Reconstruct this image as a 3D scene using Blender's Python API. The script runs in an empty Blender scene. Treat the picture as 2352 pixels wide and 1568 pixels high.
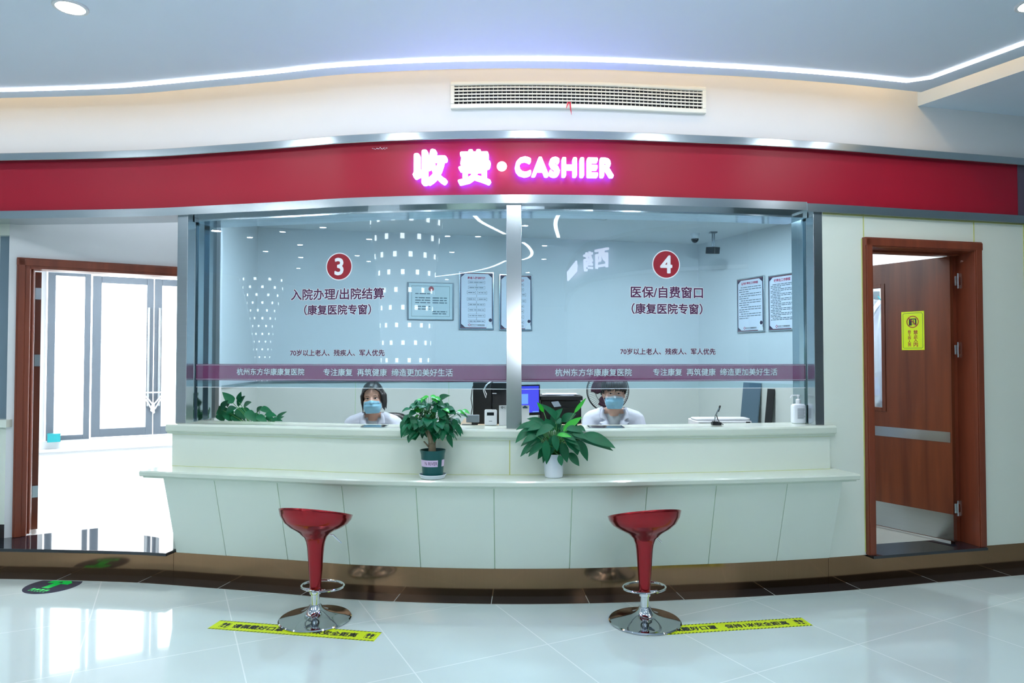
import bpy, bmesh, math, random
from mathutils import Vector, Matrix, noise
from mathutils.bvhtree import BVHTree
random.seed(7)
SC = bpy.context.scene
COL = SC.collection
PI = math.pi
# ------------------------------------------------------------------ camera
FPX = 1568.0
TILT = math.radians(1.4)
CAMZ = 1.53
cam = bpy.data.cameras.new('camera')
cam.sensor_width = 36.0
cam.lens = FPX / 2352 * 36.0
cam.clip_start = 0.05
camo = bpy.data.objects.new('camera', cam)
camo.location = (0, 0, CAMZ)
camo.rotation_euler = (PI / 2 + TILT, 0, 0)
COL.objects.link(camo)
SC.camera = camo
SC.view_settings.view_transform = 'Standard'
SC.view_settings.look = 'None'
SC.view_settings.exposure = 0.0
SC.view_settings.gamma = 1.0
SC.view_settings.use_curve_mapping = False
cy = SC.cycles
cy.max_bounces = 10; cy.diffuse_bounces = 5; cy.glossy_bounces = 5
cy.transparent_max_bounces = 16; cy.transmission_bounces = 8
cy.sample_clamp_indirect = 6.0
cy.caustics_reflective = False; cy.caustics_refractive = False
cy.use_denoising = True
# ------------------------------------------------------------------ sky and lights
w = bpy.data.worlds.new('sky'); SC.world = w; w.use_nodes = True
bg = w.node_tree.nodes['Background']
bg.inputs[0].default_value = (0.93, 0.97, 1.0, 1)
bg.inputs[1].default_value = 7.0
DOWN = 235.0      # emission of the lobby downlights
BOOTH = 860.0      # emission of the booth downlights
LEDW = 14.0        # white led strip
COVE = 13.0        # warm cove strip
# unseen bounce flash, assumed from a bright patch on the ceiling and aimed there
fl = bpy.data.lights.new('assumed_flash', 'SPOT')
fl.energy = 165; fl.spot_size = math.radians(75); fl.spot_blend = 1.0; fl.shadow_soft_size = 0.05
fl.color = (0.86, 0.9, 1.0)
flo = bpy.data.objects.new('assumed_flash', fl)
flo.location = (0.3, 0.2, 1.75)
flo.rotation_euler = Vector((-.1, 3.0, 1.58)).to_track_quat('-Z', 'Y').to_euler()
COL.objects.link(flo)

# ------------------------------------------------------------------ pixel -> ray helpers (used to measure the place)
UPV = Vector((0, -math.sin(TILT), math.cos(TILT)))
FWD = Vector((0, math.cos(TILT), math.sin(TILT)))
CAM = Vector((0, 0, CAMZ))
def ray(x, y):
    return Vector(((x - 1176) / FPX, 0, 0)) + UPV * ((784 - y) / FPX) + FWD
def onY(x, y, Y):
    d = ray(x, y); return CAM + d * (Y / d.y)
def onZ(x, y, z):
    d = ray(x, y); return CAM + d * ((z - CAMZ) / d.z)
def onP(x, y, P, n):
    d = ray(x, y); return CAM + d * ((Vector(P) - CAM).dot(n) / d.dot(n))
# the curve of the facade, seen in plan
FXP = [(-9, 5.2), (-6.5, 5.07), (-4.9, 4.98), (-3.685, 4.914), (-2.61, 4.835), (-2.02, 4.724), (-1.42, 4.598), (-1.078, 4.515), (-.53, 4.445), (0, 4.42),
       (.55, 4.438), (1.117, 4.502), (1.52, 4.552), (2.153, 4.663), (2.843, 4.824), (3.73, 5.025), (5, 5.33), (9, 6.3)]
def _tan(i):
    a = FXP[max(i - 1, 0)]; b = FXP[min(i + 1, len(FXP) - 1)]
    return (b[1] - a[1]) / (b[0] - a[0])
def F(X):
    for i in range(len(FXP) - 1):
        x0, y0 = FXP[i]; x1, y1 = FXP[i + 1]
        if X <= x1 or i == len(FXP) - 2:
            h = x1 - x0; t = (X - x0) / h
            return ((2*t**3 - 3*t*t + 1) * y0 + (t**3 - 2*t*t + t) * h * _tan(i) + (-2*t**3 + 3*t*t) * y1 + (t**3 - t*t) * h * _tan(i + 1))
def FN(X):       # normal in plan, towards the lobby
    s = (F(X + .02) - F(X - .02)) / .04
    return Vector((s, -1, 0)).normalized()
def FT(X):
    n = FN(X); return Vector((-n.y, n.x, 0))
def fp(X, off, z):
    p = Vector((X, F(X), z)) + FN(X) * off
    return p
def onF(x, y, off=0.0):
    Y = 4.6
    for _ in range(12):
        p = onY(x, y, Y)
        Y = F(p.x) - off
    return onY(x, y, Y)

# ------------------------------------------------------------------ materials
def lin(c):
    c = c / 255.0
    return c / 12.92 if c <= .04045 else ((c + .055) / 1.055) ** 2.4
def rgb(r, g, b): return (lin(r), lin(g), lin(b), 1)
def nt(name):
    m = bpy.data.materials.new(name); m.use_nodes = True
    return m, m.node_tree, m.node_tree.nodes['Principled BSDF']
def pm(name, col, rough=.5, metal=0, spec=.5, coat=0, vary=0, scale=6, bump=0, emit=None, es=0, alpha=1, aniso=0, stretch=None):
    m, t, b = nt(name)
    b.inputs['Base Color'].default_value = col
    b.inputs['Roughness'].default_value = rough
    b.inputs['Metallic'].default_value = metal
    b.inputs['Specular IOR Level'].default_value = spec
    b.inputs['Coat Weight'].default_value = coat
    b.inputs['Coat Roughness'].default_value = .03
    b.inputs['Alpha'].default_value = alpha
    if aniso: b.inputs['Anisotropic'].default_value = aniso
    if emit:
        b.inputs['Emission Color'].default_value = emit; b.inputs['Emission Strength'].default_value = es
    if vary or bump:
        tc = t.nodes.new('ShaderNodeTexCoord'); mp = t.nodes.new('ShaderNodeMapping'); nz = t.nodes.new('ShaderNodeTexNoise')
        t.links.new(tc.outputs['Object'], mp.inputs[0]); t.links.new(mp.outputs[0], nz.inputs[0])
        if stretch: mp.inputs['Scale'].default_value = stretch
        nz.inputs['Scale'].default_value = scale; nz.inputs['Detail'].default_value = 5
        if vary:
            mx = t.nodes.new('ShaderNodeMix'); mx.data_type = 'RGBA'
            mx.inputs[6].default_value = [c * (1 - vary) for c in col[:3]] + [1]
            mx.inputs[7].default_value = [min(1, c * (1 + vary)) for c in col[:3]] + [1]
            t.links.new(nz.outputs[0], mx.inputs[0]); t.links.new(mx.outputs[2], b.inputs['Base Color'])
        if bump:
            bp = t.nodes.new('ShaderNodeBump'); bp.inputs['Strength'].default_value = bump; bp.inputs['Distance'].default_value = .01
            t.links.new(nz.outputs[0], bp.inputs['Height']); t.links.new(bp.outputs[0], b.inputs['Normal'])
    return m
def em(name, col, s):
    m = bpy.data.materials.new(name); m.use_nodes = True
    t = m.node_tree; t.nodes.clear()
    e = t.nodes.new('ShaderNodeEmission'); o = t.nodes.new('ShaderNodeOutputMaterial')
    e.inputs[0].default_value = col; e.inputs[1].default_value = s
    t.links.new(e.outputs[0], o.inputs[0]); return m
def glassm(name, tint, refl=1.0):
    m = bpy.data.materials.new(name); m.use_nodes = True
    t = m.node_tree; t.nodes.clear()
    tr = t.nodes.new('ShaderNodeBsdfTransparent'); gl = t.nodes.new('ShaderNodeBsdfGlossy'); mx = t.nodes.new('ShaderNodeMixShader')
    fr = t.nodes.new('ShaderNodeFresnel'); o = t.nodes.new('ShaderNodeOutputMaterial'); mu = t.nodes.new('ShaderNodeMath')
    tr.inputs[0].default_value = tint; gl.inputs[0].default_value = (.9, .97, 1, 1); gl.inputs['Roughness'].default_value = 0.0
    fr.inputs[0].default_value = 1.5
    mu.operation = 'MULTIPLY'; mu.inputs[1].default_value = refl; mu.use_clamp = True
    t.links.new(fr.outputs[0], mu.inputs[0]); t.links.new(mu.outputs[0], mx.inputs[0])
    t.links.new(tr.outputs[0], mx.inputs[1]); t.links.new(gl.outputs[0], mx.inputs[2]); t.links.new(mx.outputs[0], o.inputs[0])
    return m
def filmm(name, col, op):      # a translucent film stuck on glass
    m = bpy.data.materials.new(name); m.use_nodes = True
    t = m.node_tree; t.nodes.clear()
    tr = t.nodes.new('ShaderNodeBsdfTransparent'); d = t.nodes.new('ShaderNodeBsdfPrincipled'); mx = t.nodes.new('ShaderNodeMixShader')
    o = t.nodes.new('ShaderNodeOutputMaterial')
    d.inputs['Base Color'].default_value = col; d.inputs['Roughness'].default_value = .15
    mx.inputs[0].default_value = op
    t.links.new(tr.outputs[0], mx.inputs[1]); t.links.new(d.outputs[0], mx.inputs[2]); t.links.new(mx.outputs[0], o.inputs[0])
    return m
def woodm(name, ca, cb, rough=.35):
    m, t, b = nt(name)
    tc = t.nodes.new('ShaderNodeTexCoord'); mp = t.nodes.new('ShaderNodeMapping'); nz = t.nodes.new('ShaderNodeTexNoise'); cr = t.nodes.new('ShaderNodeValToRGB')
    mp.inputs['Scale'].default_value = (9, 9, .55); nz.inputs['Scale'].default_value = 1.6; nz.inputs['Detail'].default_value = 8; nz.inputs['Distortion'].default_value = .5
    t.links.new(tc.outputs['Object'], mp.inputs[0]); t.links.new(mp.outputs[0], nz.inputs[0]); t.links.new(nz.outputs[0], cr.inputs[0])
    cr.color_ramp.elements[0].position = .3; cr.color_ramp.elements[1].position = .75
    cr.color_ramp.elements[0].color = ca; cr.color_ramp.elements[1].color = cb
    t.links.new(cr.outputs[0], b.inputs['Base Color'])
    b.inputs['Roughness'].default_value = rough; return m
def tilem(name, base, line, u, v, su, sv, ou, ov, lw, rough, vary=.04, coat=0):
    """floor tiles laid along plan axes u, v (object = world coordinates)"""
    m, t, b = nt(name)
    tc = t.nodes.new('ShaderNodeTexCoord')
    def axis(a, s, o):
        d = t.nodes.new('ShaderNodeVectorMath'); d.operation = 'DOT_PRODUCT'; d.inputs[1].default_value = (a[0], a[1], 0)
        t.links.new(tc.outputs['Object'], d.inputs[0])
        q = t.nodes.new('ShaderNodeMath'); q.operation = 'SUBTRACT'; q.inputs[1].default_value = o; t.links.new(d.outputs['Value'], q.inputs[0])
        k = t.nodes.new('ShaderNodeMath'); k.operation = 'PINGPONG'; k.inputs[1].default_value = s / 2; t.links.new(q.outputs[0], k.inputs[0])
        l = t.nodes.new('ShaderNodeMath'); l.operation = 'LESS_THAN'; l.inputs[1].default_value = lw / 2; t.links.new(k.outputs[0], l.inputs[0])
        return l
    a = axis(u, su, ou); c = axis(v, sv, ov)
    mxx = t.nodes.new('ShaderNodeMath'); mxx.operation = 'MAXIMUM'; t.links.new(a.outputs[0], mxx.inputs[0]); t.links.new(c.outputs[0], mxx.inputs[1])
    nz = t.nodes.new('ShaderNodeTexNoise'); nz.inputs['Scale'].default_value = 2.2; nz.inputs['Detail'].default_value = 7; nz.inputs['Distortion'].default_value = .8
    t.links.new(tc.outputs['Object'], nz.inputs[0])
    m1 = t.nodes.new('ShaderNodeMix'); m1.data_type = 'RGBA'
    m1.inputs[6].default_value = [x * (1 - vary) for x in base[:3]] + [1]; m1.inputs[7].default_value = [x * (1 + vary) for x in base[:3]] + [1]
    t.links.new(nz.outputs[0], m1.inputs[0])
    m2 = t.nodes.new('ShaderNodeMix'); m2.data_type = 'RGBA'; m2.inputs[7].default_value = line
    t.links.new(mxx.outputs[0], m2.inputs[0]); t.links.new(m1.outputs[2], m2.inputs[6]); t.links.new(m2.outputs[2], b.inputs['Base Color'])
    b.inputs['Roughness'].default_value = rough; b.inputs['Coat Weight'].default_value = coat; b.inputs['Coat Roughness'].default_value = .02
    return m
M = {}
M['white'] = pm('white_paint', rgb(226, 229, 232), .55, vary=.01)
M['ceil'] = pm('ceiling_paint', rgb(222, 236, 250), .6, vary=.01)
M['cream'] = pm('cream_stone_panel', rgb(232, 240, 229), .18, vary=.012, scale=3)
M['creamtop'] = pm('cream_marble_top', rgb(214, 224, 210), .12, vary=.02, scale=4, coat=.15)
M['joint'] = pm('joint_sealant', rgb(202, 207, 128), .6)
M['jointg'] = pm('joint_green', rgb(176, 210, 172), .7)  # pale green of the joints and their backing
M['steel'] = pm('brushed_steel', (.56, .61, .64, 1), .2, 1, vary=.05, scale=3, stretch=(1, 1, 30))
M['steeld'] = pm('polished_steel_jamb', (.45, .55, .60, 1), .12, 1)
M['chrome'] = pm('chrome', (.80, .82, .84, 1), .04, 1)
M['chromed'] = pm('dark_chrome', (.50, .53, .56, 1), .05, 1)
M['halo'] = em('violet_bloom_glow', (.07, .07, 1.0, 1), 34.0)  # violet glow put on the letter sides to imitate the sign's bloom
M['bronze'] = pm('bronze_skirting', (.32, .19, .11, 1), .11, 1, vary=.06, scale=3, stretch=(30, 30, 1))
M['red'] = pm('red_fascia_panel', rgb(165, 18, 46), .40, spec=.35, vary=.01)
M['redend'] = pm('dark_plum_end_panel', rgb(96, 84, 100), .3)
M['dark'] = pm('dark_border_tile', rgb(48, 42, 42), .12, vary=.15, scale=8)
M['grout'] = pm('pale_grout', rgb(190, 195, 190), .6)
M['granite'] = pm('black_granite', rgb(26, 32, 42), .05, vary=.3, scale=40, coat=.5)
M['floor'] = tilem('polished_floor_tiles', rgb(205, 220, 218), rgb(232, 240, 238), (.894, .447), (-.447, .894), .743, .743, .336, 3.216, .006, .07, .05, coat=.35)
M['vfloor'] = tilem('vestibule_floor_tiles', rgb(238, 240, 238), rgb(225, 228, 226), (1, 0), (0, 1), .8, .8, 0, 0, .004, .12)
M['wood'] = woodm('red_brown_veneer', rgb(84, 38, 22), rgb(122, 62, 34), .32)
M['woodf'] = woodm('red_brown_frame', rgb(112, 52, 34), rgb(138, 68, 44), .35)
M['black'] = pm('black_plastic', rgb(14, 16, 20), .35)
M['blackg'] = pm('black_gloss', rgb(10, 13, 18), .12)
M['grey'] = pm('grey_plastic', rgb(120, 130, 140), .35, metal=.4)
M['dgrey'] = pm('dark_grey_aluminium', rgb(108, 120, 132), .4, metal=.3)
M['wplastic'] = pm('white_plastic', rgb(238, 240, 245), .3)
M['ivory'] = pm('ivory_grille', rgb(236, 238, 230), .4)
M['ventshade'] = pm('vent_shade', rgb(18, 22, 32), .8)  # dark tone stands in for the shade behind the vent slats
M['stoolred'] = pm('metallic_red_shell', (.34, .005, .012, 1), .2, metal=.85, coat=.5)
M['leaf'] = pm('green_leaf', rgb(6, 98, 60), .42, spec=.35, vary=.45, scale=9)
M['leafb'] = pm('young_green_leaf', rgb(40, 176, 40), .35, vary=.2, scale=9)
M['stem'] = pm('green_stem', rgb(70, 140, 70), .5)
M['bark'] = pm('bark', rgb(165, 148, 122), .8, vary=.3, scale=30, bump=.5)
M['soil'] = pm('soil', rgb(40, 32, 26), .95, vary=.4, scale=60, bump=1)
M['potgreen'] = pm('teal_green_plastic', rgb(0, 84, 84), .32)
M['potwhite'] = pm('white_ceramic', rgb(226, 234, 244), .3)
M['lilac'] = pm('lilac_label', rgb(222, 200, 232), .4)
M['ink'] = pm('ink_black', rgb(24, 26, 34), .5)
M['purpleink'] = pm('purple_ink', rgb(78, 20, 74), .5)
M['whiteink'] = pm('white_vinyl', rgb(244, 246, 250), .5)
M['redink'] = pm('red_vinyl', rgb(158, 20, 42), .4)
M['paleink'] = pm('pale_cyan_vinyl', rgb(200, 228, 232), .5)
M['titleink'] = pm('magenta_ink', rgb(190, 36, 96), .5)
M['navy'] = pm('navy_border', rgb(52, 40, 76), .5)
M['maroon'] = pm('maroon_border', rgb(104, 26, 50), .5)
M['bodyink'] = pm('teal_ink', rgb(36, 74, 96), .6)
M['paper'] = pm('poster_paper', rgb(232, 236, 248), .35)
M['certpaper'] = pm('certificate_paper', rgb(206, 222, 226), .4)
M['yellow'] = pm('yellow_vinyl', rgb(214, 236, 0), .4)
M['signgreen'] = pm('dark_green_print', rgb(30, 90, 60), .5)
M['fluogreen'] = pm('bright_green_vinyl', rgb(0, 214, 82), .5)
M['decaldark'] = pm('dark_blue_vinyl', rgb(62, 66, 86), .12)
M['skin'] = pm('skin', rgb(212, 172, 154), .5, vary=.04, scale=20)
M['skin2'] = pm('skin_fair', rgb(220, 186, 170), .5, vary=.04, scale=20)
M['hair'] = pm('black_hair', rgb(16, 15, 18), .4, vary=.3, scale=60)
M['coat'] = pm('white_coat_cloth', rgb(214, 223, 240), .8, vary=.02, scale=30)
M['shirt'] = pm('pale_grey_shirt', rgb(186, 200, 208), .8)
M['mask'] = pm('blue_mask_cloth', rgb(150, 212, 244), .8, vary=.04, scale=30)
M['maskedge'] = pm('white_mask_edge', rgb(214, 230, 244), .8)
M['eyewhite'] = pm('eye_white', rgb(205, 205, 205), .3)
M['eyedark'] = pm('eye_dark', rgb(20, 14, 12), .15)
M['brow'] = pm('eyebrow', rgb(58, 46, 44), .8)
M['trousers'] = pm('dark_trousers', rgb(40, 44, 60), .9)
M['deskwood'] = pm('beige_desk', rgb(196, 176, 150), .5)
M['screen'] = em('lit_screen', rgb(78, 84, 236), 1.1)
M['screenw'] = em('lit_screen_window', rgb(110, 160, 240), 1.2)
M['fanblade'] = pm('plum_fan_blade', rgb(96, 60, 84), .3)
M['teal'] = pm('teal_box', rgb(30, 160, 170), .4)
M['ribbon'] = pm('red_ribbon', rgb(226, 40, 76), .5)
M['letter'] = em('lit_sign_face', (.84, .78, 1.0, 1), 6.0)
M['led'] = em('white_led_strip', (.93, .95, 1.0, 1), LEDW)
M['cove'] = em('warm_cove_led', (1.0, .66, .34, 1), COVE)
M['lamp'] = em('downlight_diffuser', (.90, .96, 1.0, 1), DOWN)
M['lampb'] = em('booth_downlight_diffuser', (.85, .94, 1.0, 1), BOOTH)
M['square'] = em('lit_square', (.96, .98, 1.0, 1), 9.0)
M['glass'] = glassm('counter_glass', (.64, .86, .98, 1), 2.2)
M['glassback'] = glassm('counter_glass_back', (1, 1, 1, 1), 0.0)
M['clear'] = glassm('clear_glass', (.97, .99, .99, 1))
M['film'] = filmm('purple_film', rgb(140, 62, 112), .56)
M['bottle'] = pm('translucent_white_bottle', rgb(228, 234, 244), .25)
M['blue'] = pm('blue_ink', rgb(30, 90, 190), .5)
M['foliage'] = pm('garden_green', rgb(120, 190, 70), .8, vary=.5, scale=4)
M['beige_wall'] = pm('grey_green_wainscot', rgb(205, 216, 214), .3, vary=.01)
M['concrete'] = pm('pale_paving', rgb(220, 220, 215), .8)

# ------------------------------------------------------------------ mesh helpers
WM = {}
class MB:
    def __init__(s): s.v = []; s.f = []; s.m = []
    def add(s, vs, fs, mi=0):
        b = len(s.v); s.v += [Vector(v) for v in vs]; s.f += [tuple(i + b for i in f) for f in fs]; s.m += [mi] * len(fs); return s
    def box(s, c, size, R=None, mi=0):
        hx, hy, hz = [k / 2 for k in size]; c = Vector(c)
        vs = [Vector((x, y, z)) for x in (-hx, hx) for y in (-hy, hy) for z in (-hz, hz)]
        if R is not None: vs = [R @ v for v in vs]
        return s.add([c + v for v in vs], [(0, 1, 3, 2), (4, 6, 7, 5), (0, 4, 5, 1), (2, 3, 7, 6), (0, 2, 6, 4), (1, 5, 7, 3)], mi)
    def bx(s, x0, x1, y0, y1, z0, z1, mi=0):
        return s.box(((x0 + x1) / 2, (y0 + y1) / 2, (z0 + z1) / 2), (x1 - x0, y1 - y0, z1 - z0), None, mi)
    def rbox(s, c, size, r, R=None, seg=4, axis='z', mi=0):
        """box with rounded corners round one axis"""
        hx, hy = size[0] / 2, size[1] / 2; pts = []
        for q, (sx, sy) in enumerate(((1, 1), (-1, 1), (-1, -1), (1, -1))):
            for k in range(seg + 1):
                a = PI / 2 * q + PI / 2 * k / seg
                pts.append((sx * (hx - r) + r * math.cos(a), sy * (hy - r) + r * math.sin(a)))
        n = len(pts); h = size[2] / 2
        vs = [Vector((x, y, -h)) for x, y in pts] + [Vector((x, y, h)) for x, y in pts]
        if R is not None: vs = [R @ v for v in vs]
        c = Vector(c)
        return s.add([c + v for v in vs], [tuple(range(n - 1, -1, -1)), tuple(range(n, 2 * n))] + [(i, (i + 1) % n, n + (i + 1) % n, n + i) for i in range(n)], mi)
    def poly(s, pts, thick=0, n=None, mi=0):
        pts = [Vector(p) for p in pts]; k = len(pts)
        if not thick: return s.add(pts, [tuple(range(k))], mi)
        d = Vector(n).normalized() * thick
        return s.add(pts + [p + d for p in pts], [tuple(range(k - 1, -1, -1)), tuple(range(k, 2 * k))] + [(i, (i + 1) % k, k + (i + 1) % k, k + i) for i in range(k)], mi)
    def tube(s, pts, r, seg=8, cap=True, mi=0, flat=1.0):
        pts = [Vector(p) for p in pts]; n = len(pts)
        rs = r if isinstance(r, (list, tuple)) else [r] * n
        vs = []; fs = []; prev = None
        for i, p in enumerate(pts):
            t = (pts[min(i + 1, n - 1)] - pts[max(i - 1, 0)]).normalized()
            if prev is None:
                a = Vector((0, 0, 1)) if abs(t.z) < .9 else Vector((1, 0, 0))
                u = t.cross(a).normalized()
            else:
                u = (prev - t * prev.dot(t)).normalized()
            prev = u; w_ = t.cross(u)
            for k in range(seg):
                a = 2 * PI * k / seg
                vs.append(p + (u * math.cos(a) + w_ * math.sin(a) * flat) * rs[i])
        for i in range(n - 1):
            for k in range(seg):
                fs.append((i * seg + k, i * seg + (k + 1) % seg, (i + 1) * seg + (k + 1) % seg, (i + 1) * seg + k))
        if cap: fs += [tuple(range(seg - 1, -1, -1)), tuple(range((n - 1) * seg, n * seg))]
        return s.add(vs, fs, mi)
    def ring(s, c, rx, ry, r, n=40, seg=8, R=None):
        c = Vector(c); vs = []; fs = []
        for i in range(n):
            a = 2 * PI * i / n; d = Vector((math.cos(a), math.sin(a), 0)); p = Vector((rx * d.x, ry * d.y, 0))
            for k in range(seg):
                b = 2 * PI * k / seg; q = p + d * r * math.cos(b) + Vector((0, 0, r * math.sin(b)))
                vs.append(c + (R @ q if R is not None else q))
        for i in range(n):
            for k in range(seg):
                j = (i + 1) % n; l = (k + 1) % seg
                fs.append((i * seg + k, j * seg + k, j * seg + l, i * seg + l))
        return s.add(vs, fs)
    def lathe(s, prof, c=(0, 0, 0), seg=32, fn=None, capb=True, capt=True, mi=0, R=None):
        c = Vector(c); vs = []; fs = []; n = len(prof)
        for i, (r, z) in enumerate(prof):
            for k in range(seg):
                a = 2 * PI * k / seg
                p = Vector((r * math.cos(a), r * math.sin(a), z))
                if fn: p = fn(p, a, i)
                vs.append(c + (R @ p if R is not None else p))
        for i in range(n - 1):
            for k in range(seg):
                l = (k + 1) % seg
                fs.append((i * seg + k, i * seg + l, (i + 1) * seg + l, (i + 1) * seg + k))
        if capb: fs.append(tuple(range(seg - 1, -1, -1)))
        if capt: fs.append(tuple(range((n - 1) * seg, n * seg)))
        return s.add(vs, fs, mi)
    def ell(s, c, r, seg=20, rings=12, R=None):
        c = Vector(c); prof = []
        vs = [Vector((0, 0, -r[2]))]; fs = []
        for i in range(1, rings):
            a = -PI / 2 + PI * i / rings
            for k in range(seg):
                b = 2 * PI * k / seg
                vs.append(Vector((r[0] * math.cos(a) * math.cos(b), r[1] * math.cos(a) * math.sin(b), r[2] * math.sin(a))))
        vs.append(Vector((0, 0, r[2])))
        if R is not None: vs = [R @ v for v in vs]
        for k in range(seg):
            l = (k + 1) % seg
            fs.append((0, 1 + l, 1 + k))
            for i in range(rings - 2):
                fs.append((1 + i * seg + k, 1 + i * seg + l, 1 + (i + 1) * seg + l, 1 + (i + 1) * seg + k))
            fs.append((1 + (rings - 2) * seg + k, 1 + (rings - 2) * seg + l, len(vs) - 1))
        return s.add([c + v for v in vs], fs)
    def caps(s, a, b, ra, rb, seg=16):
        """tapered capsule"""
        a = Vector(a); b = Vector(b); t = (b - a).normalized(); pts = []; rs = []
        for k in range(5):
            q = PI / 2 * (k / 4.0); pts.append(a - t * ra * math.cos(q) * .999); rs.append(max(ra * math.sin(q), ra * .05))
        for k in range(5):
            q = PI / 2 * (k / 4.0); pts.append(b + t * rb * math.sin(q) * .999); rs.append(max(rb * math.cos(q), rb * .05))
        return s.tube(pts, rs, seg)
    def grid(s, fn, nu, nv, mi=0):
        vs = [fn(i / nu, j / nv) for j in range(nv + 1) for i in range(nu + 1)]
        fs = [(j * (nu + 1) + i, j * (nu + 1) + i + 1, (j + 1) * (nu + 1) + i + 1, (j + 1) * (nu + 1) + i) for j in range(nv) for i in range(nu)]
        return s.add(vs, fs, mi)
    def sweep(s, X0, X1, prof, n=60, closed=True, caps=True, mi=0):
        """closed (off, z) profile carried along the facade curve"""
        k = len(prof); vs = []; fs = []
        for i in range(n + 1):
            X = X0 + (X1 - X0) * i / n
            for o, z in prof: vs.append(fp(X, o, z))
        for i in range(n):
            for j in range(k if closed else k - 1):
                l = (j + 1) % k
                fs.append((i * k + j, (i + 1) * k + j, (i + 1) * k + l, i * k + l))
        if caps and closed: fs += [tuple(range(k)), tuple(range(n * k + k - 1, n * k - 1, -1))]
        return s.add(vs, fs, mi)
    def build(s, name, mat, parent=None, smooth=False, bevel=0, solid=0, subsurf=0, keep=False):
        me = bpy.data.meshes.new(name)
        o = bpy.data.objects.new(name, me)
        COL.objects.link(o)
        vs = s.v
        if parent is None:
            if keep: W = Matrix.Identity(4)
            else:
                xs = [v.x for v in vs]; ys = [v.y for v in vs]; zs = [v.z for v in vs]
                W = Matrix.Translation(((min(xs) + max(xs)) / 2, (min(ys) + max(ys)) / 2, min(zs)))
            o.location = W.translation
        else:
            W = WM[parent.name]; o.parent = parent
        WM[o.name] = W
        inv = W.inverted()
        me.from_pydata([inv @ v for v in vs], [], s.f)
        mats = mat if isinstance(mat, (list, tuple)) else [mat]
        for m in mats: me.materials.append(m)
        for p, i in zip(me.polygons, s.m): p.material_index = i
        bm = bmesh.new(); bm.from_mesh(me)
        bmesh.ops.recalc_face_normals(bm, faces=bm.faces); bm.to_mesh(me); bm.free()
        if bevel:
            b = o.modifiers.new('bevel', 'BEVEL'); b.width = bevel; b.segments = 2; b.limit_method = 'ANGLE'; b.angle_limit = math.radians(40)
        if solid:
            q = o.modifiers.new('solid', 'SOLIDIFY'); q.thickness = solid; q.offset = 0
        if subsurf:
            q = o.modifiers.new('sub', 'SUBSURF'); q.levels = subsurf; q.render_levels = subsurf
        if smooth:
            for p in me.polygons: p.use_smooth = True
            if smooth != 2:
                try: me.set_sharp_from_angle(angle=math.radians(28))
                except Exception: pass
        return o
def tag(o, label, cat, group=None, kind=None):
    o['label'] = label
    if cat: o['category'] = cat
    if group: o['group'] = group
    if kind: o['kind'] = kind
    return o
def struct(o, label=None):
    o['kind'] = 'structure'
    if label: o['label'] = label
    return o
def thing(name, label, cat, loc, rotz=0, group=None, kind=None):
    o = bpy.data.objects.new(name, None); COL.objects.link(o)
    o.location = loc; o.rotation_euler = (0, 0, rotz); o.empty_display_size = .05
    WM[o.name] = Matrix.Translation(loc) @ Matrix.Rotation(rotz, 4, 'Z')
    return tag(o, label, cat, group, kind)
def dup(root, loc, rotz, label, group=None):
    r = root.copy(); COL.objects.link(r); r.location = loc; r.rotation_euler = (0, 0, rotz); r['label'] = label
    if group: r['group'] = group
    for ch in list(root.children):
        c = ch.copy(); COL.objects.link(c); c.parent = r
        for g in ch.children:
            d = g.copy(); COL.objects.link(d); d.parent = c
    return r
_tc = {}
def glyphs(body, bold=0.0, res=3):
    sp = 1.14 if body == 'CASHIER' else 1.0
    key = (body, bold)
    if key in _tc: return _tc[key]
    cu = bpy.data.curves.new('t', 'FONT'); cu.body = body; cu.size = 1; cu.offset = bold; cu.resolution_u = res
    cu.fill_mode = 'FRONT'; cu.space_character = sp
    o = bpy.data.objects.new('t', cu); COL.objects.link(o)
    dg = bpy.context.evaluated_depsgraph_get(); dg.update()
    me = bpy.data.meshes.new_from_object(o.evaluated_get(dg))
    v = [p.co.copy() for p in me.vertices]; f = [tuple(p.vertices) for p in me.polygons]
    bpy.data.objects.remove(o); bpy.data.meshes.remove(me); bpy.data.curves.remove(cu)
    _tc[key] = (v, f); return v, f
def text(mb, body, O, R, U, width=None, height=None, align='c', bold=0.0, mi=0, depth=0, like=None, outline=None, dil=0):
    """write body centred on O in the plane R (right), U (up); width in metres (or height)"""
    v, f = glyphs(body, bold)
    v0 = glyphs(body, 0.0 if like is None else like)[0]
    if not v0: return
    x0 = min(p.x for p in v0); x1 = max(p.x for p in v0); y0 = min(p.y for p in v0); y1 = max(p.y for p in v0)
    sx = width / (x1 - x0) if width else None
    sy = height / (y1 - y0) if height else None
    if sx is None: sx = sy
    if sy is None: sy = sx
    cx = (x0 + x1) / 2 if align == 'c' else (x0 if align == 'l' else x1); cyy = (y0 + y1) / 2
    O = Vector(O); R = Vector(R).normalized(); U = Vector(U).normalized(); N = R.cross(U)
    if dil:
        for k in range(8):
            a = 2 * PI * k / 8
            text(mb, body, O + R * dil * math.cos(a) + U * dil * math.sin(a) - N * (.00004 * (k + 1)), R, U, width, height, align, bold, mi, depth, like)
    pts = [O + R * ((p.x - cx) * sx) + U * ((p.y - cyy) * sy) for p in v]
    if depth:
        # extrude by doubling the face and walling the boundary
        n = len(pts); cnt = {}
        for fc in f:
            for a, b in zip(fc, fc[1:] + fc[:1]): cnt[(a, b)] = 1
        side = [(a, b) for (a, b) in cnt if (b, a) not in cnt]
        mb.add(pts + [p + N * depth for p in pts], [tuple(i + n for i in fc) for fc in f] + [(a, b, b + n, a + n) for a, b in side], mi)
    else:
        mb.add(pts, f, mi)
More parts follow.
